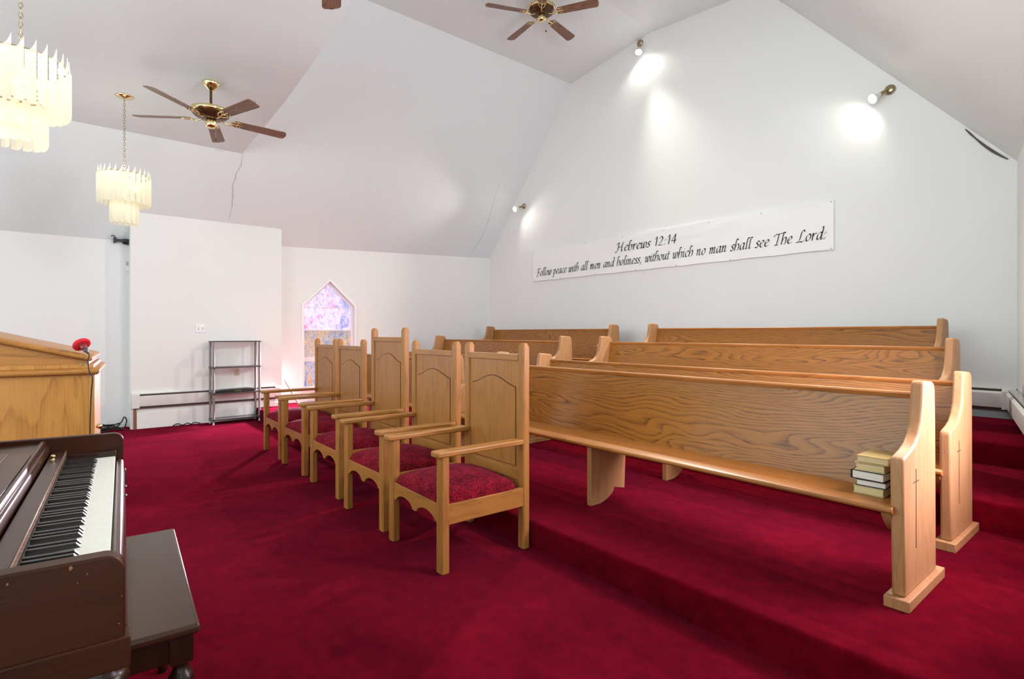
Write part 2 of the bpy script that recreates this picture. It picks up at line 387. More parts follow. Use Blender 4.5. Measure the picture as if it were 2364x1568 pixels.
def pane(poly, mat): 
    frame_obj('pane', prism(B(), poly, 'y', -0.096, -0.090), mat, win)
a, b = w0+0.03, w1-0.03
pane([(a, 1.70), (b, 1.70), (wm, za-0.055)], sg_top)
pane([(a, 1.325), (b, 1.325), (b, 1.70), (a, 1.70)], sg_rose)
pane([(a, 0.845), (b, 0.845), (b, 1.325), (a, 1.325)], sg_sand)
pane([(a, zb+0.02), (b, zb+0.02), (b, 0.845), (a, 0.845)], sg_blue)

# back wall with the gable, right wall
XR = -0.905
K1, KR, K2 = (-6.48, 5.50), (-4.85, 5.66), (-3.22, 5.50)
g = [(-8.95, -0.05), (XR+0.02, -0.05), (XR+0.02, 2.80), K2, KR, K1, (-8.95, zs(-8.95)), ]
struct(obj('wall_back', prism(B(), g, 'y', YB, YB+0.12), wall_m))
def xr(y): return XR+0.204*(YB-y)
bm = B()
def rw(y): return xr(y)
# right wall with two window openings (both outside the frame)
segs = [(YB, 3.75, 0), (3.75, 2.85, 1), (2.85, 0.3, 0)]
for ya, yb, hole in segs:
    for z0, z1 in (((-0.05, 0.75), (2.4, 2.95)) if hole else ((-0.05, 2.95),)):
        quad(bm, (xr(ya), ya, z0), (xr(yb), yb, z0), (xr(yb), yb, z1), (xr(ya), ya, z1))
struct(obj('wall_right', bm, wall_m))

struct(obj('wall_sky_block', box(B(), -9.15, -6.6, -3.15, -3.0, -0.05, 3.75), wall_m))  # unseen wall piece added to hold sky light off the left walls
# frames outside the picture: the right window, and one added around a lamp
def plain_frame(name, c, u, hw, z0, z1):
    c = Vector(c); u = Vector(u).normalized(); n = Vector((u.y, -u.x, 0)); bm = B()
    for a0, a1, b0, b1 in ((-hw-0.05, -hw, z0-0.05, z1+0.05), (hw, hw+0.05, z0-0.05, z1+0.05), (-hw, hw, z0-0.05, z0), (-hw, hw, z1, z1+0.05), (-hw, hw, (z0+z1)/2-0.02, (z0+z1)/2+0.02)):
        box(bm, a0, a1, -0.02, 0.02, b0, b1)
    M_ = Matrix(((u.x, n.x, 0, c.x), (u.y, n.y, 0, c.y), (0, 0, 1, 0), (0, 0, 0, 1)))
    bmesh.ops.transform(bm, matrix=M_, verts=bm.verts); struct(obj(name, bm, trim_m))
plain_frame('window_2', (xr(3.30), 3.30, 0), (-0.204, 1, 0), 0.44, 0.78, 2.38)
plain_frame('carpet_fill_frame', (-8.975, -1.75, 0), (0, 1, 0), 0.52, 0.44, 2.16)  # added frame on solid wall, dressing the carpet lamp
# ceiling: slopes, shallow vault of the choir, low ceiling over the platform
YE = 1.73
bm = B()
ys0, ys1 = -3.2, YB+0.02
xb = -9.02
quad(bm, (xb, ys0, zs(xb)), (xb, ys1, zs(xb)), (K1[0], ys1, K1[1]), (K1[0], YE, K1[1]), (-7.9, YE, zs(-7.9)), (-7.9, ys0, zs(-7.9)))
off = 0.204*(YB-YE)
for (pa, pb, oa, ob) in ((K1, KR, 0, off*0.5), (KR, K2, off*0.5, off), (K2, (XR, 2.80), off, off)):
    quad(bm, (pa[0], YB+0.02, pa[1]), (pb[0], YB+0.02, pb[1]), (pb[0]+ob, YE, pb[1]), (pa[0]+oa, YE, pa[1]))
# face above the platform ceiling's edge
E2 = [(-8.08, 3.705), (-8.0, 3.712), (-7.0, 3.735), (-6.1, 3.768), (-5.37, 3.826), (-4.785, 3.895), (-4.29, 3.985), (-3.2, 4.02), (-1.6, 3.9), (0.4, 3.6), (1.3, 3.3)]
drop = E2+[(1.3, 5.5)]+[(K2[0]+off, K2[1]), (KR[0]+off*0.5, KR[1]), K1]
bm.faces.new([bm.verts.new((x, YE+0.03, z)) for x, z in drop])
struct(obj('ceiling', bm, ceil_m))
bm = B()
A_ = [[bm.verts.new((x, y, z)) for x, z in E2] for y in (YE, ys0)]
for i in range(len(E2)-1): bm.faces.new((A_[0][i], A_[0][i+1], A_[1][i+1], A_[1][i]))
B_ = [bm.verts.new((x, YE+0.03, z)) for x, z in E2]
for i in range(len(E2)-1): bm.faces.new((A_[0][i], B_[i], B_[i+1], A_[0][i+1]))
ce2 = struct(obj('ceiling_platform', bm, ceil_m)); smooth_angle(ce2, 30)

# cracks in the plaster, lying on the surfaces
def crack(pts, width, mat, nrm, name='trim_crack'):
    bm = B(); nrm = Vector(nrm).normalized(); P = [Vector(p) for p in pts]; L = []
    for i, p in enumerate(P):
        d = (P[min(i+1, len(P)-1)]-P[max(i-1, 0)]).normalized(); s = d.cross(nrm).normalized()
        wv = width*(0.35+0.65*math.sin(PI*(i+0.5)/len(P)))*random.uniform(0.6, 1.1)
        L.append((bm.verts.new(p+nrm*0.004+s*wv), bm.verts.new(p+nrm*0.004-s*wv)))
    for q, r in zip(L, L[1:]): bm.faces.new((q[0], q[1], r[1], r[0]))
    return struct(obj(name, bm, mat))
NSL = (1, 0, -1/SL)
pts = []
for i in range(22):
    t = i/21; x = -8.66+t*0.68
    pts.append((x, 1.74+0.035*math.sin(t*9)*t+random.uniform(-0.012, 0.012), zs(x)))
crack(pts, 0.0045, hair_m, NSL, 'trim_1')
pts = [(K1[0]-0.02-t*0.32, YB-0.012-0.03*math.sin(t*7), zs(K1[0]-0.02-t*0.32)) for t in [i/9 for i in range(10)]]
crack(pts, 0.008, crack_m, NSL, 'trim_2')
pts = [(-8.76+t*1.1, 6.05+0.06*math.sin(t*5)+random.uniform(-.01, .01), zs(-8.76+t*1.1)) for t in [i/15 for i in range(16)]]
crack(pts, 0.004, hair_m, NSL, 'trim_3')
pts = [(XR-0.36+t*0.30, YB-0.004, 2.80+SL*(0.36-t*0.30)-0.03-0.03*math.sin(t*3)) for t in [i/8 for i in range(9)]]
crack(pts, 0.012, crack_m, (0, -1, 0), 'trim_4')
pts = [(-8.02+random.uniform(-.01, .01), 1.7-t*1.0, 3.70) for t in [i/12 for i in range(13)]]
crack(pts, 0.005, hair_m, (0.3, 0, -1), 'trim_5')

# ------------------------------------------------------------------ banner with calligraphic lettering
G = {
 'a': (.88, [[(.64,.93),(.42,1.0),(.12,.68),(.10,.18),(.28,.0),(.58,.45),(.66,.95)], [(.68,1.0),(.62,.2),(.70,.0),(.88,.14)]]),
 'b': (.78, [[(.42,1.62),(.24,1.74),(.14,1.5),(.08,.2),(.28,.0),(.58,.3),(.60,.8),(.42,.98),(.12,.6)]]),
 'c': (.66, [[(.60,.84),(.42,1.0),(.12,.68),(.11,.2),(.32,.0),(.60,.18)]]),
 'd': (.88, [[(.64,.93),(.42,1.0),(.12,.68),(.10,.18),(.28,.0),(.58,.45),(.66,.95)], [(.50,1.66),(.66,1.74),(.72,1.5),(.62,.2),(.70,.0),(.88,.14)]]),
 'e': (.68, [[(.12,.46),(.45,.56),(.60,.80),(.40,1.0),(.12,.66),(.11,.2),(.32,.0),(.60,.18)]]),
 'h': (.80, [[(.42,1.62),(.24,1.76),(.14,1.5),(.06,.0)], [(.10,.45),(.38,.94),(.62,.92),(.66,.45),(.60,.12),(.50,-.04)]]),
 'i': (.40, [[(.0,.82),(.15,.98),(.12,.2),(.20,.0),(.38,.14)], [(.20,1.36),(.25,1.42)]]),
 'l': (.42, [[(.42,1.62),(.26,1.74),(.16,1.5),(.12,.2),(.20,.0),(.38,.14)]]),
 'm': (1.16, [[(.0,.82),(.13,.98),(.09,.0)], [(.10,.45),(.34,.95),(.48,.88),(.45,.0)], [(.46,.45),(.72,.95),(.87,.88),(.82,.16),(.90,.0),(1.08,.14)]]),
 'n': (.84, [[(.0,.82),(.13,.98),(.09,.0)], [(.10,.45),(.38,.95),(.55,.88),(.50,.16),(.58,.0),(.76,.14)]]),
 'o': (.76, [[(.40,1.0),(.12,.66),(.11,.18),(.30,.0),(.60,.34),(.61,.82),(.40,1.0)]]),
 'p': (.78, [[(.0,.82),(.14,.98),(.04,-.62)], [(.10,.45),(.38,.95),(.62,.82),(.58,.25),(.34,.0),(.12,.12)], [(-.10,-.62),(.20,-.60)]]),
 'r': (.56, [[(.0,.82),(.13,.98),(.09,.0)], [(.10,.45),(.34,.92),(.54,.92)]]),
 's': (.54, [[(.52,.86),(.32,1.0),(.14,.80),(.26,.54),(.42,.34),(.34,.05),(.16,.0),(.0,.12)]]),
 't': (.46, [[(.22,1.34),(.12,.2),(.22,.0),(.42,.14)], [(.0,.93),(.42,.97)]]),
 'u': (.86, [[(.0,.82),(.14,.98),(.10,.22),(.24,.0),(.48,.3),(.62,.97)], [(.64,1.0),(.58,.18),(.68,.0),(.84,.14)]]),
 'w': (1.02, [[(-.06,.82),(.10,.98),(.14,.5),(.12,.1),(.28,.0),(.46,.35),(.54,.97)], [(.54,.97),(.50,.2),(.64,.0),(.88,.35),(.92,.80),(.80,1.02)]]),
 ',': (.42, [[(.12,.06),(.18,.0),(.04,-.30)]]),
 ':': (.40, [[(.08,.0),(.14,.08),(.20,.16)], [(.12,.72),(.18,.80),(.24,.88)]]),
 '1': (.62, [[(.06,1.24),(.32,1.52),(.30,.0)]]),
 '2': (.84, [[(.06,1.22),(.30,1.52),(.58,1.24),(.42,.66),(.02,.03)], [(.02,.03),(.66,.05)]]),
 '4': (.84, [[(.48,1.48),(.02,.46)], [(.02,.46),(.76,.46)], [(.54,1.5),(.50,.0)]]),
 'H': (1.34, [[(-.12,1.30),(.02,1.58),(.22,1.62),(.30,1.5)], [(.30,1.5),(.18,.3),(-.06,-.10),(-.18,.02)], [(1.18,1.66),(1.02,1.56),(.94,1.1),(.90,.2),(1.0,.0),(1.20,.14)], [(.22,.80),(.94,.84)]]),
 'F': (1.00, [[(-.06,1.26),(.06,1.55),(.50,1.60),(1.05,1.62)], [(.48,1.56),(.36,.4),(.14,-.10),(-.04,.02)], [(.14,.80),(.80,.82)]]),
 'T': (1.06, [[(-.06,1.26),(.08,1.56),(.60,1.58),(1.22,1.68)], [(.62,1.56),(.54,.5),(.48,.1),(.24,.0)], [(.24,.0),(.66,.0)]]),
 'L': (1.12, [[(.90,1.44),(.74,1.64),(.52,1.42),(.40,.4),(.22,.08),(-.02,.0)], [(-.02,.0),(.5,.03),(.82,-.02),(1.05,.16)]]),
}
def lettering(text, x0, x1, z0, slope, xh, Y):
    """broad-nib pen strokes, written flat on the wall plane Y"""
    adv = 0; lay = []
    for ch in text:
        if ch == ' ': adv += .62; continue
        lay.append((ch, adv)); adv += G[ch][0]+0.07
    tot = adv; kx = (x1-x0)/tot
    bm = B(); na = math.radians(38); nb = 0.088
    nib = Vector((math.cos(na), math.sin(na)))*nb; thin = Vector((-math.sin(na), math.cos(na)))*0.022
    def P(u, v):
        sx = u+0.19*v*xh/kx
        X = x0+sx*kx; return (X, Y, z0+slope*(X-x0)+v*xh)
    for ch, a in lay:
        for st in G[ch][1]:
            pts = [Vector((q.x, q.y)) for q in catmull([(x, y, 0) for x, y in st], 7 if len(st) > 2 else 3)]
            for p, q in zip(pts, pts[1:]):
                for off, wv in ((nib, thin), (thin, nib)):
                    c = [p+off+wv*0, p-off, q-off, q+off]
                    ar = (c[1]-c[0]).cross(c[2]-c[0]) if False else ((c[1].x-c[0].x)*(c[2].y-c[0].y)-(c[1].y-c[0].y)*(c[2].x-c[0].x))
                    if abs(ar) < 1e-6: continue
                    bm.faces.new([bm.verts.new(P(a+k.x, k.y)) for k in (c if ar > 0 else c[::-1])])
            for p in (pts[0], pts[-1]):
                bm.faces.new([bm.verts.new(P(a+k.x, k.y)) for k in (p+nib+thin, p-nib+thin, p-nib-thin, p+nib-thin)])
    return bm
ban = B()
BX0, BX1 = -7.43, -2.395
NX, NZ = 60, 8
gv = []
for i in range(NX+1):
    x = BX0+(BX1-BX0)*i/NX; col = []
    zt = 2.772+(2.745-2.772)*i/NX-0.010*abs(math.sin(i*PI/10)); zb_ = 2.214+(2.196-2.214)*i/NX+0.006*abs(math.sin(i*PI/7.5))
    for j in range(NZ+1):
        f = j/NZ; z = zb_+(zt-zb_)*f
        rip = 0.006+0.004*math.sin(i*0.9+j)*math.sin(PI*f)*random.uniform(.3, 1)
        col.append(ban.verts.new((x, 6.505-rip*0.5, z)))
    gv.append(col)
for i in range(NX):
    for j in range(NZ): ban.faces.new((gv[i][j], gv[i+1][j], gv[i+1][j+1], gv[i][j+1]))
r = bmesh.ops.extrude_face_region(ban, geom=list(ban.faces))
bmesh.ops.translate(ban, vec=(0, 0.012, 0), verts=[v for v in r['geom'] if isinstance(v, bmesh.types.BMVert)])
bn = obj('scripture_banner', ban, vinyl_m); smooth_angle(bn, 50)
tag(bn, 'long white vinyl banner with black calligraphy tacked across the gable wall', 'banner')
YT = 6.4945
obj('lettering', lettering('Hebrews 12:14', -5.46, -4.385, 2.528, 0.002, 0.0815, YT), ink_m, bn)
obj('lettering', lettering('Follow peace with all men and holiness, without which no man shall see The Lord:', -7.31, -2.46, 2.306, 0.004, 0.0800, YT), ink_m, bn)
for x, top in [(-7.41, 1), (-6.8, 1), (-6.1, 1), (-5.35, 1), (-4.6, 1), (-3.9, 1), (-3.2, 1), (-2.42, 1), (-7.38, 0), (-6.7, 0), (-5.9, 0), (-5.1, 0), (-4.4, 0), (-3.6, 0), (-2.42, 0)]:
    f = (x-BX0)/(BX1-BX0)
    z = 2.755-0.027*f if top else 2.228-0.018*f
    obj('tack', lathe(B(), [(0.0, 0.006), (0.006, 0.004), (0.007, 0)], (x, 6.499, z), 8, Matrix.Rotation(PI/2, 3, 'X')), brass_d, bn)

# ------------------------------------------------------------------ armchairs of the clergy row
def make_armchair(name, label, W, D, zp, zpan, apex, shoulder):
    t = thing(name, label, 'chair')
    h = W/2
    lx, ly = 0.060, 0.050
    for s in (-1, 1):
        a0, a1 = sorted((s*h, s*(h-lx)))
        obj('front_leg', chambox(B(), a0, a1, 0, ly, 0, 0.622, 0.008, foot=0.007), oak_z, t)
        a0, a1 = sorted((s*h, s*(h-0.058)))
        obj('back_post', chambox(B(), a0, a1, D-0.048, D, 0, zp, 0.008, top=0.016, foot=0.007), oak_z, t)
        # arm, rounded bullnose, slightly rising to the back
        c = s*(h-lx/2)
        p = [(c-0.040, -0.022), (c-0.028, -0.032), (c+0.028, -0.032), (c+0.040, -0.022), (c+0.040, D-0.050), (c-0.040+(0.018 if s < 0 else 0), D-0.050), (c-0.040, D-0.10)]
        bm = prism(B(), [(c-0.040, -0.020), (c-0.030, -0.032), (c+0.030, -0.032), (c+0.040, -0.020), (c+0.036, D-0.047), (c-0.036, D-0.047)], 'z', 0.620, 0.650)
        obj('arm', bm, oak_y, t, bevel=0.009, seg=3)
    # scalloped front rail
    n = 40; top = 0.365; xs = [-(h-lx)+(2*(h-lx))*i/n for i in range(n+1)]
    def dep(u):
        u = abs(u)
        if u > 0.90: return 0.100
        if u > 0.10: return 0.100-0.040*math.sin(PI*(u-0.10)/0.80)**0.55
        return 0.100+0.006*(1-u/0.10)
    low = [(x, top-dep(x/(h-lx))) for x in xs]
    obj('front_rail', prism(B(), [(xs[0], top), (xs[-1], top)]+low[::-1], 'y', 0.008, 0.036), oak_x, t, bevel=0.002)
    for s in (-1, 1):
        a0, a1 = sorted((s*(h-0.006), s*(h-0.034)))
        obj('side_rail', box(B(), a0, a1, ly-0.002, D-0.046, 0.258, 0.365), oak_y, t, bevel=0.002)
    obj('back_rail', box(B(), -(h-0.057), h-0.057, D-0.038, D-0.012, 0.262, 0.365), oak_x, t, bevel=0.002)
    # upholstered seat: a domed pad
    bm = B(); N = 22; top_v = {}
    sx, sy = h-0.012, (D-0.050-0.012)/2; cy = 0.010+sy
    def sq(u, v, k=0.86):   # square grid point to a softened square
        r = max(abs(u), abs(v))
        if r < 1e-6: return 0, 0
        m_ = (abs(u)**9+abs(v)**9)**(1/9.0); return u*r/m_, v*r/m_
    for i in range(N+1):
        for j in range(N+1):
            u, v = -1+2*i/N, -1+2*j/N
            u = math.copysign(abs(u)**0.8, u); v = math.copysign(abs(v)**0.8, v)
            a, b = sq(u, v); r = max(abs(u), abs(v))
            hh = 0.366+0.040*(1-r**10)**0.5+0.062*(1-a*a)*(1-b*b)**0.8 if r < 1 else 0.366
            top_v[i, j] = bm.verts.new((a*sx*(1 if r < 1 else 0.985), cy+b*sy*(1 if r < 1 else 0.985), hh))
    for i in range(N):
        for j in range(N): bm.faces.new((top_v[i, j], top_v[i+1, j], top_v[i+1, j+1], top_v[i, j+1]))
    edge = [top_v[i, 0] for i in range(N+1)]+[top_v[N, j] for j in range(1, N+1)]+[top_v[i, N] for i in range(N-1, -1, -1)]+[top_v[0, j] for j in range(N-1, 0, -1)]
    lowv = [bm.verts.new((v.co.x*0.97, cy+(v.co.y-cy)*0.97, 0.350)) for v in edge]
    for k in range(len(edge)): bm.faces.new((edge[k], lowv[k], lowv[(k+1) % len(edge)], edge[(k+1) % len(edge)]))
    bm.faces.new(lowv)
    s_ = obj('seat', bm, seat_m, t, smooth=True)
    # back panel with its arched raised field
    ip = h-0.056; yb0 = D-0.036
    bk = obj('backrest', box(B(), -ip, ip, yb0, D-0.014, 0.365, zpan), oak_z, t)
    obj('top_rail', box(B(), -ip, ip, yb0-0.012, D-0.008, zpan-0.032, zpan+0.006), oak_x, t, bevel=0.003)
    obj('bottom_rail', box(B(), -ip, ip, yb0-0.008, yb0+0.004, 0.40, 0.462), oak_x, t, bevel=0.003)
    def arch(m_, zlo, dz):
        wv = ip-m_; pts = [(-wv, zlo), (wv, zlo), (wv, shoulder+dz)]
        for i in range(19):
            u = 1-2*i/18.0
            pts.append((u*wv, shoulder+dz+(apex-shoulder)*(0.5+0.5*math.cos(PI*u))**0.80))
        pts.append((-wv, shoulder+dz)); return pts
    def dedup(p):
        out = [p[0]]
        for q in p[1:]:
            if (Vector(q)-Vector(out[-1])).length > 1e-5: out.append(q)
        return out
    obj('groove', prism(B(), dedup(arch(0.030, 0.475, 0.0)), 'y', yb0-0.0015, yb0+0.002), oak_groove, bk)
    obj('raised_field', prism(B(), dedup(arch(0.034, 0.479, -0.005)), 'y', yb0-0.005, yb0+0.002), oak_z, bk, bevel=0.0015)
    return t
CH_Y = [(-2.737, 1.492), (-3.499, 1.518), (-4.345, 1.556), (-5.191, 1.568), (-5.965, 1.592)]
labels = ['oak armchair with burgundy seat nearest the camera, end of the row beside the front pew',
          'oak armchair with burgundy seat, between the nearest armchair and the tall one',
          'tallest oak armchair with burgundy seat in the middle of the row',
          'oak armchair with burgundy seat just beyond the tall middle one',
          'oak armchair with burgundy seat farthest away, by the pointed window']
first = make_armchair('armchair', labels[0], 0.637, 0.600, 1.212, 1.140, 1.010, 0.952)
tall = make_armchair('tall_armchair', labels[2], 0.662, 0.600, 1.318, 1.232, 1.100, 1.030)
for i, (x, y) in enumerate(CH_Y):
    c = tall if i == 2 else (first if i == 0 else copy_tree(first))
    c.location = (x, y, 0); c['label'] = labels[i]; c['group'] = 'oak armchairs in a row before the pews'
    c.rotation_euler.z = math.radians((-1.0, 0.3, -0.8, 0.4, -1.0)[i])

# ------------------------------------------------------------------ pews
def end_profile():
    p = [(0.030, 0.045), (0.008, 0.585), (0.014, 0.605), (0.030, 0.613)]
    p += [(0.10, 0.628), (0.17, 0.650), (0.215, 0.685), (0.245, 0.735), (0.262, 0.80), (0.276, 0.885), (0.284, 0.900), (0.300, 0.905)]
    p += [(0.415, 0.896), (0.440, 0.885), (0.452, 0.86), (0.462, 0.70), (0.472, 0.045)]
    return p
def make_pew(label, x0, x1, y0, z0, supports=(0.5,), cross=True, name='church_pew'):
    L = x1-x0
    t = thing(name, label, 'pew', ((x0+x1)/2, y0, z0), 0, 'oak pews of the choir'); h = L/2
    for s in (-1, 1):
        xo = s*(h-0.022); xi = s*(h-0.070)
        a0, a1 = sorted((xo, xi))
        e = obj('end_panel', prism(B(), end_profile(), 'x', a0, a1), pew_end, t, bevel=0.010, seg=3)
        obj('plinth', box(B(), min(s*h, s*(h-0.090)), max(s*h, s*(h-0.090)), 0.0, 0.515, 0, 0.046), pew_end, e, bevel=0.004)
        if cross:
            q0, q1 = sorted((xo, xo+s*0.0015)); bm = B()
            box(bm, q0, q1, 0.168, 0.1715, 0.215, 0.545); box(bm, q0, q1, 0.135, 0.205, 0.490, 0.494)
            obj('engraved_cross', bm, oak_groove, e)
        a0, a1 = sorted((xi+s*0.004, xi-s*0.03))
        obj('seat_bracket', prism(B(), [(0.0, 0.378), (0.32, 0.372), (0.32, 0.30), (0.20, 0.27), (0.09, 0.29), (0.03, 0.34)], 'x', a0, a1), pew_end, t, bevel=0.003)
    hi = h-0.066
    sp = [(-0.018, 0.386), (-0.024, 0.394), (-0.022, 0.405), (-0.010, 0.411), (0.10, 0.409), (0.36, 0.394), (0.38, 0.394), (0.38, 0.370), (0.30, 0.372), (0.0, 0.380)]
    obj('seat', prism(B(), sp, 'x', -hi-0.012, hi+0.012), pew_rail, t, bevel=0.002)
    obj('backrest', prism(B(), [(0.335, 0.385), (0.355, 0.372), (0.448, 0.822), (0.420, 0.826)], 'x', -hi, hi), pew_x, t, bevel=0.002)
    obj('back_cap', prism(B(), [(0.414, 0.812), (0.411, 0.832), (0.418, 0.840), (0.452, 0.840), (0.458, 0.832), (0.456, 0.812)], 'x', -hi, hi), pew_rail, t, bevel=0.002)
    arc = [(0.105+0.135*(1-math.cos(a)), 0.0+0.10*math.sin(a)) for a in [i*PI/2/8 for i in range(9)]]
    sprof = [(0.012, 0.0), (0.105, 0.0)]+arc[1:]+[(0.36, 0.052), (0.375, 0.37), (0.012, 0.378)]
    sprof = [(0.012, 0.0), (0.10, 0.0)]+[(0.10+0.14*math.sin(a), 0.085*(1-math.cos(a))**0.7*1.0) for a in [i*PI/2/8 for i in range(1, 9)]]+[(0.345, 0.060), (0.36, 0.37), (0.012, 0.378)]
    for u in supports:
        c = -h+L*u; obj('centre_support', prism(B(), sprof, 'x', c-0.018, c+0.018), pew_end, t, bevel=0.003)
    return t
P_R, P_L = 'in the right block', 'in the left block'
make_pew('front oak pew of the right block, stack of books on its seat', -4.13, -0.668, 2.560, L1, (0.503,))
make_pew('second oak pew of the right block, same step as the front pew behind its back', -4.20, -0.705, 3.445, L1, (0.503,))
make_pew('third oak pew of the right block, one step higher than the second', -4.165, -0.935, 4.345, L2)
make_pew('rear oak pew of the right block, against the banner wall', -4.46, -1.275, 5.640, L3)
make_pew('front oak pew of the left block, glimpsed between the armchairs', -7.00, -4.46, 2.560, L1)
make_pew('second oak pew of the left block, only its end post showing behind the near armchair', -7.90, -4.81, 3.445, L1)
make_pew('third oak pew of the left block with a pale window reflection on its back', -7.74, -4.72, 4.345, L2)
make_pew('rear oak pew of the left block, in the corner of the banner wall', -8.09, -5.045, 5.640, L3)

# books stacked on the front pew
bz = L1+0.409
books = [('thick hymn book with yellowed page edges, bottom of the stack on the pew', 0.040, 0.0, 0.115, cream_page, lin(196, 180, 130), 'soft'),
         ('dark covered book with white page edges, second from the bottom of the stack', 0.032, 0.012, 0.110, white_page, lin(40, 40, 44), 'hard'),
         ('black hardcover book with white page edges, middle of the stack', 0.044, -0.006, 0.122, white_page, lin(20, 20, 24), 'hard'),
         ('worn paperback with rumpled cream pages, second from the top of the stack', 0.040, 0.006, 0.112, cream_page, lin(206, 190, 150), 'worn'),
         ('yellowed paperback on top of the book stack', 0.036, 0.014, 0.118, cream_page, lin(176, 150, 92), 'soft')]
for i, (lab, th, dx, ww, pm, cc, kind) in enumerate(books):
    th *= 0.86
    t = thing('book', lab, 'book', (-0.906+dx, 2.672, bz), math.radians((-1, 2, -2, 1.5, 0)[i]), 'books stacked on the front pew')
    cm = plain('book_cover_%s' % kind+str(i), cc, 0.6); c = 0.0028
    bm = B(); nx = 10; 
    if kind == 'worn':
        v0 = []
        for a in range(nx+1):
            x = 0.010+(ww-0.01)*a/nx; v0.append((x, th-c-0.003*abs(math.sin(a*1.7))))
        prism(bm, [(0.0, c), (ww, c)]+v0[::-1]+[(0.004, th*0.55), (0.010, th*0.4)], 'y', 0.002, 0.172)
    else: box(bm, 0.003, ww, 0.003, 0.172, c, th-c)
    obj('pages', bm, pm, t, bevel=0.002)
    bm = B(); box(bm, 0, ww+0.002, 0, 0.176, 0, c); box(bm, 0, ww+0.002, 0, 0.176, th-c, th); box(bm, 0, ww+0.002, 0.172, 0.177, 0, th)
    if kind == 'hard': box(bm, -0.003, 0.001, 0, 0.176, 0, th) if i == 2 else None
    obj('cover', bm, cm, t, bevel=0.0008)
    bz += th+0.0005

# ------------------------------------------------------------------ piano
AN = math.radians(-3.15)
O = Vector((-2.619, 0.123, 0))
pno = thing('upright_piano', 'dark mahogany spinet piano with its keyboard open, at the left edge', 'piano', O, AN)
U0, U1 = -0.020, 1.392
def cheek(a, b, name='cheek'):
    p = [(-0.62, 0.675), (0.026, 0.675), (0.026, 0.845)]
    p += [(0.026-0.032*(1-math.cos(t)), 0.845+0.031*math.sin(t)) for t in [PI/2*i/8 for i in range(1, 9)]]
    p += [(-0.62, 0.882)]
    o = obj(name, prism(B(), p, 'x', a, b), mahog_y, pno, bevel=0.004, seg=3)
    obj('cheek_base', box(B(), a-0.004, b+0.006, -0.62, 0.034, 0.672, 0.728), mahog_y, o, bevel=0.003)
    return o
cheek(U0-0.036, U0); nc = cheek(U1, U1+0.038)
# worn spots on the near cheek
for v, z, rr in ((-0.050, 0.868, 0.0040), (-0.028, 0.852, 0.0014), (-0.041, 0.840, 0.0012), (0.021, 0.800, 0.0012), (0.017, 0.752, 0.0015), (-0.13, 0.862, 0.002)):
    q = [(v+rr*math.cos(2*PI*k/9)*random.uniform(.3, 1.1), z+rr*1.2*math.sin(2*PI*k/9)*random.uniform(.6, 1.1)) for k in range(9)]
    obj('chip', prism(B(), q, 'x', U1+0.0375, U1+0.0384), plain('chipped_wood', lin(150, 100, 60), 0.7), nc)
KW = 1.322/52
# key bed, slip, blocks
obj('key_bed', box(B(), U0, U1, -0.60, 0.018, 0.675, 0.752), mahog_x, pno, bevel=0.004)
sl = [(0.0035, 0.74), (0.0035, 0.774), (0.010, 0.777), (0.018, 0.775), (0.024, 0.768), (0.027, 0.755), (0.022, 0.748), (0.026, 0.735), (0.030, 0.72), (0.024, 0.70), (0.0035, 0.70)]
obj('key_slip', prism(B(), sl, 'x', U0, U1), mahog_x, pno, bevel=0.002)
obj('treble_key_block', box(B(), U0, -0.001, -0.150, 0.0035, 0.75, 0.812), mahog_d, pno, bevel=0.003)
obj('bass_key_block', box(B(), 52*KW+0.001, U1, -0.150, 0.0035, 0.75, 0.812), mahog_d, pno, bevel=0.003)
# white keys (from the treble end, c8 down to a0): each white key its own part
pat = []      # note names going down from C8
names = ['C', 'B', 'A', 'G', 'F', 'E', 'D']
wk = [names[i % 7] for i in range(52)]
u = 0.0
wmesh = None
for i in range(52):
    a = i*KW
    if wmesh is None:
        bm = box(B(), 0.0006, KW-0.0006, -0.150, 0.0, 0.772, 0.790)
        o = obj('white_key', bm, ivory_m, pno, bevel=0.0012); wmesh = o; o.location.x = a
    else:
        o = wmesh.copy(); COL.objects.link(o); o.parent = pno; o.location.x = a
    wmesh.location.x = 0.0
obj('key_frame', box(B(), 0, 52*KW, -0.150, -0.002, 0.752, 0.774), keyline_m, pno)
bmesh_b = None
for i in range(51):
    # a black key lies between white i and i+1 (going down) unless the pair is C-B or F-E
    if (wk[i], wk[i+1]) in (('C', 'B'), ('F', 'E')): continue
    c = (i+1)*KW
    if bmesh_b is None:
        p = [(-0.150, 0.785), (-0.0515, 0.785), (-0.0535, 0.790), (-0.0630, 0.8015), (-0.150, 0.8035)]
        bm = prism(B(), p, 'x', -0.0062, 0.0062); bmesh_b = obj('black_key', bm, ebony_m, pno, bevel=0.0013); bmesh_b.location.x = c
    else:
        o = bmesh_b.copy(); COL.objects.link(o); o.parent = pno; o.location.x = c
obj('name_felt', box(B(), 0, 52*KW, -0.156, -0.147, 0.790, 0.806), felt_m, pno)
obj('name_board', box(B(), U0, U1, -0.166, -0.152, 0.775, 0.816), mahog_d, pno)
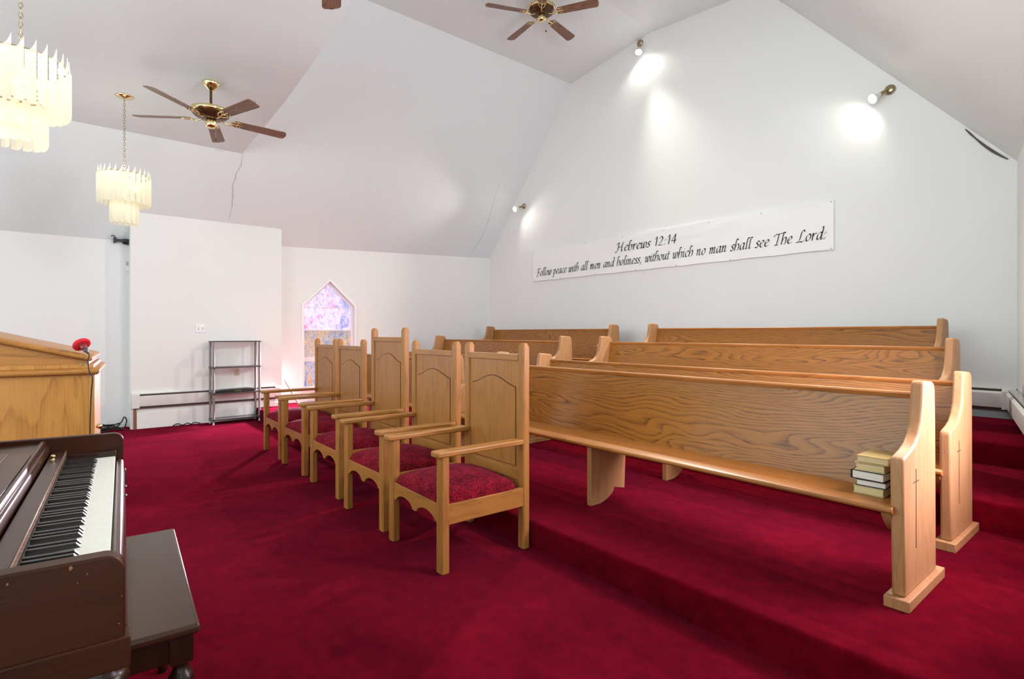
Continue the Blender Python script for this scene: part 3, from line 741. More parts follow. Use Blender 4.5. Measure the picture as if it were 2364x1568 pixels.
# folded fallboard with brass knobs
fb = obj('fallboard', box(B(), U0+0.004, U1-0.004, -0.192, -0.149, 0.812, 0.826), mahog_x, pno, bevel=0.004, seg=3)
obj('fallboard_edging', box(B(), U0+0.005, U1-0.005, -0.1515, -0.1485, 0.808, 0.8275), plain('edge_lacquer', lin(150, 120, 104), 0.2), fb, bevel=0.001)
for uu in (0.14, 1.22):
    k = lathe(B(), [(0.0, 0.018), (0.006, 0.017), (0.0085, 0.013), (0.006, 0.008), (0.004, 0.004), (0.007, 0.001), (0.0085, 0)], (uu, -0.176, 0.826), 16)
    obj('brass_knob', k, brass_m, fb, smooth=True)
# moulded shelf rising behind the fallboard
mp = [(-0.198, 0.812), (-0.198, 0.846), (-0.201, 0.852), (-0.206, 0.853), (-0.207, 0.862), (-0.211, 0.870), (-0.219, 0.872), (-0.226, 0.868), (-0.229, 0.864), (-0.345, 0.862), (-0.345, 0.812)]
obj('moulded_lid_edge', prism(B(), mp, 'x', U0, U1), mahog_x, pno, bevel=0.0015)
mp = [(-0.262, 0.862), (-0.262, 0.872), (-0.216, 0.877), (-0.276, 0.877), (-0.279, 0.882), (-0.290, 0.884), (-0.296, 0.880), (-0.345, 0.880), (-0.345, 0.862)]
obj('music_ledge', prism(B(), mp, 'x', 0.26, U1-0.14), mahog_x, pno, bevel=0.0015)
obj('upper_case', box(B(), U0-0.036, U1+0.038, -0.62, -0.345, 0.675, 1.02), mahog_y, pno, bevel=0.006)
obj('lower_case', box(B(), U0-0.03, U1+0.03, -0.62, -0.33, 0.03, 0.675), mahog_d, pno, bevel=0.006)
obj('toe_rail', box(B(), U0-0.036, U1+0.038, -0.64, -0.30, 0.0, 0.06), mahog_d, pno, bevel=0.006)
legp = [(0.0, 0.0), (0.020, 0.0), (0.024, 0.03), (0.016, 0.06), (0.026, 0.12), (0.034, 0.30), (0.036, 0.42), (0.026, 0.52), (0.024, 0.57), (0.028, 0.60), (0.042, 0.615), (0.046, 0.632), (0.040, 0.648), (0.028, 0.656), (0.034, 0.664), (0.034, 0.676)]
for uu in (0.012, 1.375):
    obj('leg', lathe(B(), [(r, z+0.0) for r, z in legp], (uu, -0.012, 0.0), 24), mahog_d, pno, smooth=True)
# small brass hooks on the key slip
for uu in (0.30, 0.43):
    obj('slip_screw', lathe(B(), [(0, 0.008), (0.004, 0.007), (0.005, 0.003), (0.003, 0)], (uu, 0.028, 0.735), 10, Matrix.Rotation(-PI/2, 3, 'X')), chrome_m, pno)

# bench, pushed half beneath the keyboard
bch = thing('piano_bench', 'low dark mahogany bench with turned legs, tucked half under the piano keyboard', 'bench', O, AN)
b0, b1, c0, c1 = 0.180, 1.010, -0.165, 0.178
tp_ = [(c1+0.004, 0.500), (c1+0.008, 0.508), (c1+0.006, 0.515), (c1-0.004, 0.520), (c0+0.004, 0.520), (c0-0.008, 0.512), (c0-0.004, 0.498), (c1-0.004, 0.495)]
bt = obj('lid', box(B(), b0-0.008, b1+0.008, c0-0.008, c1+0.008, 0.495, 0.520), mahog_x, bch, bevel=0.009, seg=4)
for y in (c0+0.012, c1-0.030): obj('long_apron', box(B(), b0+0.02, b1-0.02, y, y+0.018, 0.428, 0.496), mahog_d, bch, bevel=0.002)
for x in (b0+0.012, b1-0.028): obj('end_apron', box(B(), x, x+0.016, c0+0.02, c1-0.02, 0.428, 0.496), mahog_d, bch, bevel=0.002)
lp = [(0.0, 0.0), (0.014, 0.0), (0.018, 0.02), (0.012, 0.05), (0.020, 0.12), (0.026, 0.26), (0.018, 0.31), (0.016, 0.325), (0.026, 0.333), (0.031, 0.345), (0.031, 0.358), (0.026, 0.370), (0.020, 0.376), (0.017, 0.392), (0.020, 0.405)]
for x in (b0+0.030, b1-0.030):
    for y in (c0+0.030, c1-0.033):
        bm = box(B(), x-0.026, x+0.026, y-0.026, y+0.026, 0.424, 0.497); lathe(bm, [(r_, z_*1.054) for r_, z_ in lp], (x, y, 0), 24)
        o = obj('leg', bm, mahog_d, bch); smooth_angle(o, 35)
obj('lid_stay', lathe(B(), [(0, 0.0), (0.012, 0.0), (0.014, 0.006), (0.012, 0.012), (0, 0.012)], (0.86, 0.06, 0.385), 14), chrome_m, bch, smooth=True)

# ------------------------------------------------------------------ pulpit with microphone
pul = thing('pulpit', 'light oak pulpit with slanted top and rounded mouldings behind the piano', 'pulpit', (-4.42, 0.10, 0), math.radians(-4))
HW = 0.92        # width along x
def uv(y): return y
body = box(B(), -HW, 0.0, -0.72, -0.008, 0.06, 1.02)
obj('body', body, pulpit_z, pul, bevel=0.004)
obj('corner_strip', box(B(), -0.03, 0.004, -0.028, 0.0, 0.06, 1.02), pulpit_z, pul, bevel=0.003)
obj('base', box(B(), -HW-0.02, 0.02, -0.74, 0.012, 0.0, 0.09), pulpit_y, pul, bevel=0.008)
def bull(y0, y1, z0, z1, n=8):
    r = (z1-z0)/2; c = (z0+z1)/2
    return [(y0, z0)]+[(y1-r+r*math.sin(t), c-r*math.cos(t)) for t in [PI*i/n for i in range(n+1)]]+[(y0, z1)]
# ledge: a slab with half-round edge on the reader's side and on the near end
def slab(ox, y0, y1, z0, z1, slope=0.0, name='ledge', mat=None):
    bm = B(); r = (z1-z0)/2; n = 8
    prof = [(0.0, z0)]+[(r*math.sin(PI*i/n), z0+r-r*math.cos(PI*i/n)) for i in range(1, n)]+[(0.0, z1)]
    rings = []
    for (dx, z) in prof:
        ring = [(-HW-ox+0.0-dx, y0-dx), (ox+dx, y0-dx), (ox+dx, y1+dx), (-HW-ox-dx, y1+dx)]
        rings.append([bm.verts.new((a, b_, z-slope*(b_-y1))) for a, b_ in ring])
    for a, b_ in zip(rings, rings[1:]):
        for k in range(4): bm.faces.new((a[k], a[(k+1) % 4], b_[(k+1) % 4], b_[k]))
    bm.faces.new(rings[0][::-1]); bm.faces.new(rings[-1])
    o = obj(name, bm, mat or pulpit_y, pul); smooth_angle(o, 50); return o
slab(0.012, -0.76, 0.004, 1.004, 1.046)
obj('frieze', box(B(), -HW+0.01, 0.006, -0.72, -0.006, 1.046, 1.072), pulpit_z, pul, bevel=0.003)
sl_ = 0.272
fz = prism(B(), [(-0.74, 1.06), (-0.030, 1.06), (-0.030, 1.098), (-0.74, 1.098+0.71*sl_)], 'x', -HW+0.02, -0.004)
obj('slanted_box', fz, pulpit_y, pul, bevel=0.002)
slab(0.010, -0.78, -0.032, 1.092, 1.132, sl_, 'reading_top')
obj('latch', lathe(B(), [(0, 0.0), (0.010, 0.002), (0.016, 0.012), (0.018, 0.022), (0.012, 0.032), (0, 0.036)], (-0.03, 0.004, 0.662), 16, Matrix.Rotation(-PI/2, 3, 'X')), brass_m, pul, smooth=True)
obj('cable_clip', box(B(), -0.01, 0.006, -0.075, -0.048, 1.062, 1.078), brass_d, pul, bevel=0.002)
# microphone lying on the top, its cable hanging down the corner
mic = thing('microphone', 'handheld microphone with flat red foam windscreen lying on the pulpit top', 'microphone', (-4.42, 0.035, 1.178), 0)
MR = Vector((0.55, 0.35, -0.62)).to_track_quat('Z', 'Y').to_matrix()
obj('foam_windscreen', lathe(B(), [(0.0, -0.030), (0.026, -0.028), (0.044, -0.018), (0.050, -0.006), (0.048, 0.004), (0.038, 0.008), (0.018, 0.008), (0, 0.008)], (0, 0, 0.018), 32, MR), red_m, mic, smooth=True)
obj('body', lathe(B(), [(0.022, -0.002), (0.021, 0.010), (0.017, 0.030), (0.015, 0.038), (0.0, 0.038)], (0, 0, 0.018), 24, MR), plain('maroon_mic_body', (0.22, 0.02, 0.03), 0.4), mic, smooth=True)
obj('connector', lathe(B(), [(0.0, 0.036), (0.013, 0.036), (0.013, 0.056), (0.008, 0.060), (0.006, 0.075), (0, 0.075)], (0, 0, 0.018), 20, MR), grey_shelf, mic, smooth=True)
e0 = Vector((0, 0, 0.018))+MR @ Vector((0, 0, 0.072))
cab = catmull([e0, e0+Vector((0.020, 0.008, -0.016)), (0.062, 0.030, -0.080), (0.066, 0.036, -0.150), (0.070, 0.052, -0.190), (0.050, 0.046, -0.30), (0.034, 0.040, -0.50), (0.030, 0.040, -0.75), (0.030, 0.045, -0.98), (0.05, 0.10, -1.165)], 8)
obj('cable', tube(B(), cab, 0.0038, 8), rubber_m, mic, smooth=True)

# ------------------------------------------------------------------ wire-shelf stand by the chase
shf = thing('shelf_stand', 'four-tier black shelf stand on grey tubes against the white chase', 'shelf', (-8.40, 1.475, 0), math.radians(2.5))
SW, SD = 0.640, 0.225
obj('shelf_board', box(B(), -SD, 0, 0, SW, 1.148, 1.164), grey_shelf, shf, bevel=0.003)
for z in (0.783, 0.420, 0.055):
    obj('shelf_board', box(B(), -SD, 0, 0, SW, z, z+0.017), grey_shelf, shf, bevel=0.003)
for x in (-SD+0.017, -0.017):
    for y in (0.020, SW-0.020):
        bm = B(); tube(bm, [(x, y, 0.03), (x, y, 1.15)], 0.016, 14)
        q = obj('post', bm, grey_tube, shf); smooth_angle(q)
        obj('foot', lathe(B(), [(0.0, 0), (0.014, 0), (0.012, 0.012), (0.010, 0.032)], (x, y, 0), 12), plate_m, q)
        bm = B()
        for z in (0.052, 0.417, 0.780): tube(bm, [(x, y, z-0.004), (x, y, z+0.024)], 0.0185, 14)
        obj('collar', bm, grey_shelf, q)
tray = obj('serving_tray', prism(B(), [(0.0, 0.0), (0.50, 0.0), (0.53, 0.030), (0.44, 0.046), (0.10, 0.040), (0.01, 0.030)], 'x', -0.19, -0.02), black_m, None, bevel=0.004)
tray.location = (-8.40, 1.525, 0.438); tray.rotation_euler.z = math.radians(2.5)
tag(tray, 'flat black equipment case lying on the third shelf of the stand', 'case')
obj('green_label', box(B(), -0.0195, -0.0185, 0.24, 0.33, 0.012, 0.020), plain('green_tag', (0.12, 0.3, 0.03), 0.5), tray)

# ------------------------------------------------------------------ baseboard heaters
HX = -8.70
ht = thing('baseboard_heater', 'white baseboard heater with dark slots along the foot of the chase', 'heater', (HX, 0.58, 0), 0)
pf = [(0.0, 0.285), (0.045, 0.285), (0.058, 0.300), (0.058, 0.440), (0.030, 0.470), (0.0, 0.478)]
obj('cover', prism(B(), [(0.0, 0.30), (0.052, 0.30), (0.056, 0.312), (0.056, 0.440), (0.0, 0.440)], 'y', 0.06, 1.80), heater_m, ht, bevel=0.003)
obj('top_slot', box(B(), 0.0, 0.046, 0.08, 1.80, 0.440, 0.460), slot_m, ht)
obj('top_lip', box(B(), 0.0, 0.050, 0.06, 1.80, 0.462, 0.470), heater_m, ht, bevel=0.002)
obj('bottom_slot', box(B(), 0.0, 0.040, 0.03, 1.86, 0.272, 0.300), slot_m, ht)
obj('end_cap', prism(B(), [(0.0, 0.278), (0.062, 0.278), (0.062, 0.455), (0.045, 0.478), (0.0, 0.482)], 'y', 0.0, 0.085), heater_m, ht, bevel=0.004)
obj('end_cap', prism(B(), [(0.0, 0.262), (0.062, 0.262), (0.062, 0.445), (0.045, 0.470), (0.0, 0.474)], 'y', 1.79, 1.87), heater_m, ht, bevel=0.004)
o = struct(obj('baseboard_left', box(B(), HX, HX+0.022, 0.635, 2.46, 0.0, 0.216), trim_m, None, bevel=0.003))
struct(obj('trim_6', box(B(), HX+0.001, HX+0.026, 0.600, 0.628, 0.0, 0.272), rust_m))
h2 = thing('baseboard_heater', 'grey-white baseboard heater under the gable wall, beyond the right ends of the pews', 'heater', (0, 0, 0), 0)
L3b = L3
obj('cover', prism(B(), [(YB, 0.60), (YB-0.060, 0.60), (YB-0.066, 0.615), (YB-0.066, 0.730), (YB-0.050, 0.748), (YB, 0.748)], 'x', -8.7, -0.985), heater_m, h2, bevel=0.003)
obj('top_slot', box(B(), -8.7, -0.985, YB-0.045, YB, 0.748, 0.768), slot_m, h2)
obj('top_lip', box(B(), -8.7, -0.985, YB-0.050, YB, 0.768, 0.775), heater_m, h2)
obj('bottom_fins', box(B(), -8.7, -0.93, YB-0.040, YB, 0.575, 0.602), slot_m, h2)
obj('corner_cap', prism(B(), [(YB, 0.585), (YB-0.072, 0.585), (YB-0.072, 0.745), (YB-0.050, 0.778), (YB, 0.780)], 'x', -1.00, -0.905), heater_m, h2, bevel=0.003)
struct(obj('baseboard_back', box(B(), -8.7, -0.92, YB-0.018, YB+0.01, L3-0.01, 0.577), plain('grey_base_paint', (0.42, 0.47, 0.50), 0.6), None))
h3 = thing('baseboard_heater', 'baseboard heater turning the corner along the right wall, at the right edge', 'heater', (XR-0.010, YB-0.02, 0), -math.atan(0.204))
obj('cover', prism(B(), [(0.0, 0.585), (-0.062, 0.585), (-0.068, 0.60), (-0.068, 0.715), (-0.045, 0.735), (0.0, 0.735)], 'y', -2.2, -0.06) if False else prism(B(), [(0.0, 0.60), (-0.062, 0.60), (-0.066, 0.612), (-0.066, 0.730), (-0.048, 0.748), (0.0, 0.748)], 'y', -2.2, -0.05), heater_m, h3, bevel=0.003)
obj('top_slot', box(B(), -0.045, 0.0, -2.2, -0.05, 0.748, 0.768), slot_m, h3)
obj('top_lip', box(B(), -0.050, 0.0, -2.2, -0.05, 0.768, 0.775), chrome_m, h3)
h3.rotation_euler.z = math.atan(0.204)

# ------------------------------------------------------------------ wall fittings
sp_ = thing('light_switch', 'white double light switch plate on the chase wall above the shelf stand', 'switch', (-8.70, 1.38, 1.34))
obj('plate', box(B(), 0, 0.007, -0.060, 0.060, -0.056, 0.056), plate_m, sp_, bevel=0.003)
for y in (-0.026, 0.026):
    obj('toggle', prism(B(), [(-0.012, 0.0), (0.012, 0.0)][:0] or [(0.005, -0.014), (0.016, 0.006), (0.014, 0.012), (0.005, 0.014)], 'y', y-0.006, y+0.006) if False else box(B(), 0.006, 0.016, y-0.005, y+0.005, -0.006, 0.012), trim_m, sp_, bevel=0.002)
    obj('slot', box(B(), 0.0068, 0.0076, y-0.008, y+0.008, -0.018, 0.018), plain('slot_grey', (0.35, 0.35, 0.34), 0.6), sp_)
ot = thing('wall_outlet', 'almond electrical outlet on the chase wall, seen through the shelf stand', 'outlet', (-8.70, 1.845, 0.705))
obj('plate', box(B(), 0, 0.006, -0.036, 0.036, -0.058, 0.058), plain('almond_plate', (0.62, 0.54, 0.42), 0.35), ot, bevel=0.003)
for z in (-0.02, 0.02):
    obj('socket', box(B(), 0.006, 0.009, -0.014, 0.014, z-0.013, z+0.013), plain('almond_socket', (0.50, 0.42, 0.30), 0.4), ot, bevel=0.003)
    bm = B()
    for y in (-0.006, 0.006): box(bm, 0.009, 0.0096, y-0.0012, y+0.0012, z-0.004, z+0.005)
    obj('slots', bm, black_m, ot)
br = thing('projector_bracket', 'black metal mounting arm sticking out beside the chase top', 'bracket', (-9.0, 0.38, 2.52))
obj('arm', box(B(), 0.03, 0.075, 0.03, 0.22, -0.020, 0.016), black_m, br, bevel=0.004)
obj('wall_plate', box(B(), 0.0, 0.03, 0.12, 0.22, -0.04, 0.03), black_m, br, bevel=0.003)
obj('clamp', box(B(), 0.025, 0.085, 0.018, 0.048, -0.040, 0.034), black_m, br, bevel=0.004)
obj('hook', tube(B(), catmull([(0.05, 0.035, 0.03), (0.05, 0.030, 0.055), (0.05, 0.010, 0.058), (0.05, -0.005, 0.045)], 5), 0.005, 8), black_m, br, smooth=True)
obj('cable', tube(B(), catmull([(0.05, 0.15, -0.018), (0.055, 0.14, -0.042), (0.06, 0.165, -0.055), (0.05, 0.20, -0.045)], 6), 0.004, 8), rubber_m, br, smooth=True)
th = thing('thermostat', 'small white sensor box on the far left wall, half hidden by the chase', 'sensor', (-9.0, 0.535, 2.17))
obj('case', box(B(), 0, 0.03, -0.005, 0.05, -0.06, 0.09), plate_m, th, bevel=0.004)
obj('lens', box(B(), 0.03, 0.032, 0.002, 0.03, 0.02, 0.075), plain('lens_grey', (0.45, 0.45, 0.44), 0.3), th)
pl = obj('blank_wall_plate', box(B(), 0, 0.012, 0, 0.05, 0, 0.075), plate_m, None, bevel=0.003); pl.location = (-9.0, 0.548, 1.77)
tag(pl, 'blank white plate on the far left wall below the sensor box', 'plate')

# ------------------------------------------------------------------ cables and bits on the floor
random.seed(3)
pts = []
for k in range(5*14):
    a = 2*PI*k/14; r = 0.17+0.05*math.sin(k*0.37)+random.uniform(-.01, .01)
    pts.append((0.10+r*0.62*math.cos(a), r*1.10*math.sin(a), 0.012+0.075*(k/70)+0.018*math.sin(k*1.3)))
coil = catmull([(0.16, -0.40, 0.008), (0.14, -0.25, 0.012)]+pts+[(0.02, 0.18, 0.07), (-0.03, 0.24, 0.15), (-0.04, 0.27, 0.10), (0.0, 0.25, 0.02)], 3)
ck = obj('cable_coil', tube(B(), coil, 0.0080, 6), rubber_m, None, smooth=True); ck.location = (-8.86, 0.27, 0.0)
tag(ck, 'coiled black cable on the red carpet at the foot of the far left wall', 'cable')
pts = [(random.uniform(-.03, .03), -0.16+0.32*i/9, 0.012+0.018*abs(math.sin(i*2.1))) for i in range(10)]
cb = obj('black_cord', tube(B(), catmull(pts, 4), 0.007, 6), rubber_m, None, smooth=True); cb.location = (-8.62, 1.20, 0.0)
tag(cb, 'short bunch of black cord on the carpet below the baseboard heater', 'cable')
random.seed(12)
jp = thing('extension_cord_bundle', 'tangled grey and black cords on the carpeted step behind the farthest armchair', 'cable', (-7.9, 2.42, L1))
for k, (mt, rr) in enumerate(((hose_m, 0.008), (rubber_m, 0.007), (plate_m, 0.006))):
    pts = [(random.uniform(-.12, .12), -0.2+0.5*i/11+random.uniform(-.05, .05), 0.012+0.03*abs(math.sin(i*1.7+k))) for i in range(12)]
    obj('cord', tube(B(), catmull(pts, 4), rr, 6), mt, jp, smooth=True)
obj('plug_block', box(B(), -0.04, 0.04, -0.24, -0.08, 0.0, 0.045), black_m, jp, bevel=0.006)
st = obj('wooden_stick', prism(B(), [(-0.022, -0.02), (0.022, 0.0), (0.022, 0.40), (-0.010, 0.46)], 'y', -0.012, 0.012), stick_m, None, bevel=0.002)
st.location = (-8.53, 2.74, L1+0.02); st.rotation_euler = (0, 0, 0)
mt = Matrix.Translation((-8.52, 2.80, L1+0.012)) @ Matrix.Rotation(math.radians(90), 4, 'Z') @ Matrix.Rotation(math.radians(28), 4, 'Y') 
st.matrix_world = mt
mt = Vector((-8.72, 2.50, 0.60))-Vector((-8.58, 2.70, L1+0.015))
st.matrix_world = Matrix.Translation((-8.58, 2.70, L1+0.015)) @ mt.to_track_quat('Z', 'Y').to_matrix().to_4x4()
tag(st, 'raw wooden stick leaning on the white wall left of the pointed window', 'stick')

# ------------------------------------------------------------------ ceiling fans
def make_fan(label, rod, first=True):
    t = thing('ceiling_fan', label, 'fan', (0, 0, 0), 0, 'brass and walnut ceiling fans')   # origin: centre of the blade plane
    top = rod
    obj('canopy', lathe(B(), [(0.0, top), (0.078, top), (0.080, top-0.012), (0.070, top-0.026), (0.060, top-0.045), (0.034, top-0.062), (0.026, top-0.075), (0, top-0.075)], n=32), brass_m, t, smooth=True)
    obj('downrod', lathe(B(), [(0.012, 0.10), (0.012, top-0.07)], n=14), bronze_m, t, smooth=True)
    mh = obj('motor_housing', lathe(B(), [(0.0, 0.112), (0.06, 0.110), (0.125, 0.098), (0.166, 0.086), (0.170, 0.078), (0.164, 0.036), (0.128, 0.006), (0.068, -0.010), (0.0, -0.010)], n=48), bronze_m, t); smooth_angle(mh, 60)
    o = obj('housing_band', lathe(B(), [(0.166, 0.088), (0.174, 0.084), (0.1765, 0.068), (0.171, 0.048), (0.165, 0.044)], n=60), brass_m, mh, smooth=True)
    bm = B()
    for k in range(48):
        a = 2*PI*k/48; c, s = math.cos(a), math.sin(a); tube(bm, [(0.176*c, 0.176*s, 0.073), (0.174*c, 0.174*s, 0.057)], 0.0028, 5)
    obj('beading', bm, brass_d, mh)
    obj('switch_housing', lathe(B(), [(0.0, -0.090), (0.030, -0.090), (0.046, -0.080), (0.050, -0.062), (0.050, -0.022), (0.044, -0.012), (0.0, -0.010)], n=32), brass_m, t, smooth=True)
    obj('bottom_cap', lathe(B(), [(0.0, -0.096), (0.020, -0.095), (0.034, -0.090)], n=24), brass_m, t, smooth=True)
    for k in range(5):
        a = 2*PI*k/5
        M = Matrix.Rotation(a, 4, 'Z') @ Matrix.Rotation(math.radians(-13), 4, 'X')
        out = [(0.205, -0.040), (0.225, -0.052), (0.45, -0.058), (0.690, -0.064), (0.712, -0.050), (0.716, -0.025), (0.724, 0.0), (0.716, 0.025), (0.712, 0.050), (0.690, 0.064), (0.45, 0.058), (0.225, 0.052), (0.205, 0.040), (0.195, 0.0)]
        bm = prism(B(), out, 'z', -0.003, 0.004)
        bl = obj('blade', bm, blade_x, t); bl.matrix_local = M
        bm = B()
        tube(bm, catmull([(0.085, 0, 0.002), (0.12, 0, -0.020), (0.165, 0, -0.016), (0.205, 0, -0.006)], 5), 0.0065, 8)
        for s in (-1, 1):
            tube(bm, catmull([(0.150, 0, -0.016), (0.178, s*0.032, -0.010), (0.215, s*0.040, -0.008), (0.245, s*0.022, -0.007), (0.228, s*0.004, -0.007), (0.205, s*0.012, -0.007)], 5), 0.0045, 6)
            tube(bm, catmull([(0.215, s*0.040, -0.008), (0.250, s*0.045, -0.007), (0.272, s*0.030, -0.006)], 4), 0.0040, 6)
        tube(bm, [(0.205, 0, -0.007), (0.285, 0, -0.006)], 0.0045, 6)
        obj('blade_bracket', bm, brass_m, bl, smooth=True)
    pc = obj('pull_chain', tube(B(), [(0.045, 0.02, -0.05), (0.050, 0.022, -0.20)], 0.0016, 5), brass_d, t)
    obj('pull_fob', lathe(B(), [(0, -0.014), (0.008, -0.009), (0.010, 0), (0.007, 0.009), (0, 0.012)], (0.050, 0.022, -0.21), 12), bronze_m, pc, smooth=True)
    return t
fan1 = make_fan('whole ceiling fan with five walnut blades above the platform, near the far chandelier', 0.355)
fan2 = copy_tree(fan1); fan3 = copy_tree(fan1)
fan1.location = (-6.05, 1.05, 3.405); fan1.rotation_euler.z = math.radians(20)
fan2.location = (-5.04, 4.56, 5.285); fan2.rotation_euler.z = math.radians(31)
fan2['label'] = 'ceiling fan at the top of the picture under the choir vault, pull chain hanging'
fan3.location = (-3.02, 1.13, 3.52); fan3.rotation_euler.z = math.radians(159.5-144)
fan3['label'] = 'ceiling fan mostly above the frame, one blade tip showing at the top edge'
for ch in fan3.children:                          # longer rod under the higher ceiling
    if ch.name.startswith('canopy'): ch.location.z += 0.12
    if ch.name.startswith('downrod'): ch.scale.z = 1.0; ch.location.z += 0.10

# ------------------------------------------------------------------ chandeliers
def make_chandelier(label, drop):
    """origin: bottom centre; drop = height of the ceiling canopy above it"""
    t = thing('chandelier', label, 'chandelier', (0, 0, 0), 0, 'two-tier frosted slat chandeliers')
    obj('canopy', lathe(B(), [(0.0, drop), (0.075, drop), (0.082, drop-0.006), (0.070, drop-0.016), (0.030, drop-0.028), (0.012, drop-0.040), (0, drop-0.040)], n=32), brass_m, t, smooth=True)
    bm = B(); z = drop-0.045; k = 0
    while z > 0.60:
        c = [(0.0, 0.0095*math.cos(a), 0.0175*math.sin(a)) if k % 2 else (0.0095*math.cos(a), 0.0, 0.0175*math.sin(a)) for a in [2*PI*i/10 for i in range(10)]]
        tube(bm, [(x, y, z+zz) for x, y, zz in c], 0.0028, 5, closed=True); z -= 0.029; k += 1
    obj('chain', bm, brass_d, t, smooth=True)
    bm = B()
    for r_, z_ in ((0.216, 0.515), (0.110, 0.330), (0.110, 0.300)):
        tube(bm, [(r_*math.cos(a), r_*math.sin(a), z_) for a in [2*PI*i/40 for i in range(40)]], 0.0045, 6, closed=True)
    for a in (0, PI/3, 2*PI/3):
        tube(bm, [(-0.216*math.cos(a), -0.216*math.sin(a), 0.515), (0.216*math.cos(a), 0.216*math.sin(a), 0.515)], 0.004, 6)
    tube(bm, [(0, 0, 0.20), (0, 0, 0.615)], 0.006, 8)
    obj('frame', bm, brass_d, t, smooth=True)
    # bulbs
    for (x, y, z_) in [(0.10*math.cos(a), 0.10*math.sin(a), 0.40) for a in (0.3, 0.3+PI/2, 0.3+PI, 0.3+1.5*PI)]+[(0.02, 0, 0.17), (0.0, 0.0, 0.33)]:
        obj('bulb', lathe(B(), [(0, -0.035), (0.016, -0.028), (0.022, -0.012), (0.020, 0.006), (0.010, 0.030), (0.010, 0.042), (0, 0.042)], (x, y, z_), 14), bulb_m, t, smooth=True)
    # slats: tall, bottom corner clipped, top swept to a point
    def slat(hh, ww):
        p = [(-ww/2, 0.030), (-ww/2+0.010, 0.010), (-ww/2+0.026, 0.0), (ww/2, 0.0), (ww/2, hh)]
        for i in range(1, 7):
            f = i/6.0; p.append((ww/2-ww*f*0.985, hh-0.075*(1-(1-f)**2.6)))
        return p
    for n_, r_, zb_, hh, ww, ph in ((26, 0.226, 0.210, 0.370, 0.054, 0.0), (14, 0.120, 0.012, 0.29, 0.053, 0.2)):
        proto = None
        for k in range(n_):
            a = 2*PI*k/n_+ph
            if proto is None:
                bm = prism(B(), slat(hh, ww), 'y', -0.0018, 0.0018); q = obj('glass_slat', bm, acryl_m, t); proto = q
            else:
                q = proto.copy(); COL.objects.link(q); q.parent = t
            q.location = (r_*math.cos(a), r_*math.sin(a), zb_); q.rotation_euler.z = a+PI/2+math.radians(13)
    return t
ch1 = make_chandelier('lit two-tier chandelier nearest the camera, cut by the left edge', 3.985-2.37)
ch1.location = (-4.32, -0.25, 2.37)
ch2 = copy_tree(ch1); ch2.location = (-6.90, 0.40, 2.395)
ch2['label'] = 'lit two-tier chandelier farther off, hanging left of the ceiling fan'
for ch in list(ch2.children):
    if ch.name.startswith('canopy'): ch.location.z -= (3.985-2.37)-(3.742-2.395)
    if ch.name.startswith('chain'):
        ch.location.z = 0.0; me = ch.data.copy(); ch.data = me; cut = 3.742-2.395-0.03
        bm = bmesh.new(); bm.from_mesh(me); bmesh.ops.delete(bm, geom=[v for v in bm.verts if v.co.z > cut], context='VERTS'); bm.to_mesh(me); bm.free()
for nm, loc, pw in (('near_chandelier_light', (-4.32, -0.25, 2.98), 2.6), ('near_chandelier_low', (-4.32, -0.25, 2.55), 0.25), ('far_chandelier_light', (-6.90, 0.40, 3.00), 2.6), ('far_chandelier_low', (-6.90, 0.40, 2.57), 0.25)):
    l = bpy.data.lights.new(nm, 'POINT'); l.energy = pw; l.color = (0.98, 0.97, 0.86); l.shadow_soft_size = 0.06
    q = bpy.data.objects.new(nm, l); COL.objects.link(q); q.location = loc

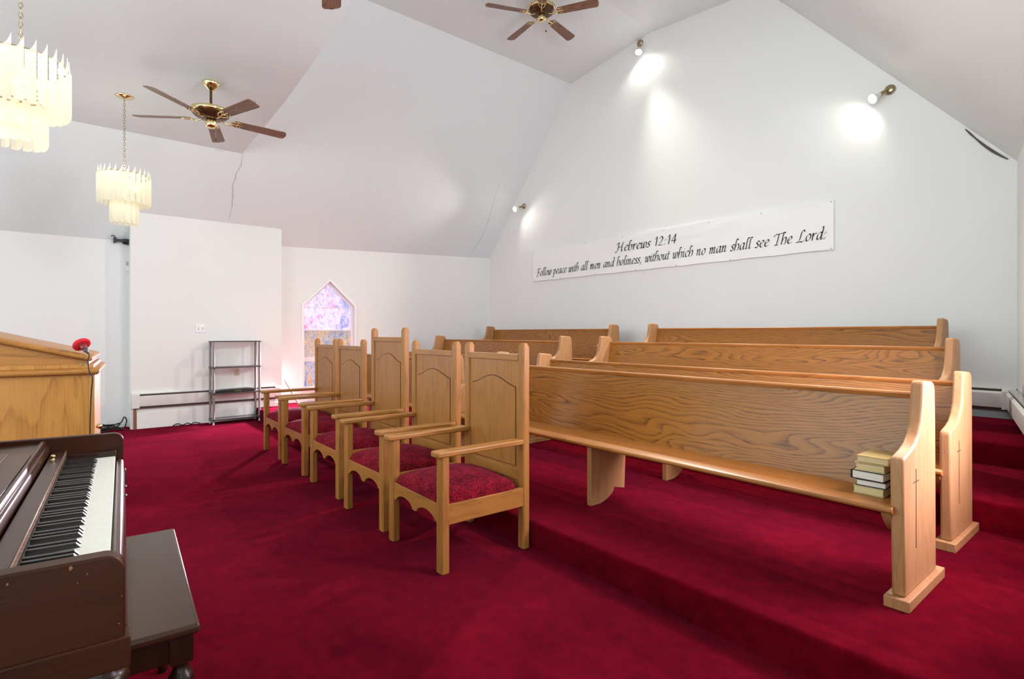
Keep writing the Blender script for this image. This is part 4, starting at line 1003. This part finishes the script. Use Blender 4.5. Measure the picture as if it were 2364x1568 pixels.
# ------------------------------------------------------------------ wall spot lamps
def spot_lamp(label, mount, tip, power, aim, beam, baim):
    t = thing('spot_lamp', label, 'lamp', mount, 0, 'bare flood bulbs on the gable wall')
    v = Vector(tip)-Vector(mount); d = v.normalized()
    down = Vector((d.x*0.6, d.y*0.6-0.30, d.z*0.6-0.75)).normalized() if False else d
    M = d.to_track_quat('Z', 'Y').to_matrix(); L = v.length
    obj('mount', lathe(B(), [(0.0, 0.028), (0.030, 0.026), (0.048, 0.012), (0.052, 0.0), (0, 0)], (0, 0, 0), 24, Matrix.Rotation(PI/2, 3, 'X')), brass_d, t, smooth=True)
    obj('swivel_arm', tube(B(), [(0, -0.02, 0), tuple(Vector((0, -0.03, 0))+d*0.05)], 0.008, 8), brass_d, t, smooth=True)
    base = Vector((0, -0.02, 0))+d*0.045
    obj('socket', lathe(B(), [(0.0, 0.0), (0.018, 0.0), (0.020, 0.01), (0.020, 0.065), (0.017, 0.07), (0, 0.07)], base, 20, M), brass_d, t, smooth=True)
    b = obj('bulb_reflector', lathe(B(), [(0.016, 0.065), (0.018, 0.085), (0.036, 0.125), (0.0465, 0.150), (0.0475, 0.160)], base, 28, M), flood_side, t, smooth=True)
    obj('bulb_face', lathe(B(), [(0.0475, 0.160), (0.044, 0.170), (0.025, 0.178), (0.0, 0.180)], base, 28, M), flood_m, b, smooth=True)
    l = bpy.data.lights.new('spot_lamp_light', 'SPOT'); l.energy = power; l.color = (1.0, 0.95, 0.85); l.spot_size = math.radians(150); l.spot_blend = 0.6; l.shadow_soft_size = 0.04
    q = bpy.data.objects.new('spot_lamp_light', l); COL.objects.link(q); q.location = Vector(mount)+base+d*0.20
    q.rotation_euler = Vector(aim).to_track_quat('-Z', 'Y').to_euler()
    l2 = bpy.data.lights.new('spot_lamp_beam', 'SPOT'); l2.energy = beam; l2.color = (1.0, 0.96, 0.82); l2.spot_size = math.radians(100); l2.spot_blend = 0.6; l2.shadow_soft_size = 0.04
    q2 = bpy.data.objects.new('spot_lamp_beam', l2); COL.objects.link(q2); q2.location = Vector(mount)+base+d*0.20
    q2.rotation_euler = Vector(baim).to_track_quat('-Z', 'Y').to_euler()
spot_lamp('bare flood bulb high on the gable wall, near the ceiling ridge', (-5.03, 6.52, 5.58), (-4.93, 6.36, 5.20), 9, (0.15, 0.15, -1), 620, (0.35, -0.9, -1.1))
spot_lamp('bare flood bulb at the left slope of the gable wall, above the banner start', (-7.70, 6.52, 3.65), (-7.72, 6.25, 3.53), 5, (0.6, 0.2, -0.5), 90, (0.3, -1, -0.5))
spot_lamp('bare flood bulb on the right side of the gable wall, turned left', (-1.87, 6.52, 3.78), (-2.03, 6.30, 3.62), 4.0, (-0.6, 0.2, -0.5), 260, (-0.5, -1, -0.7))
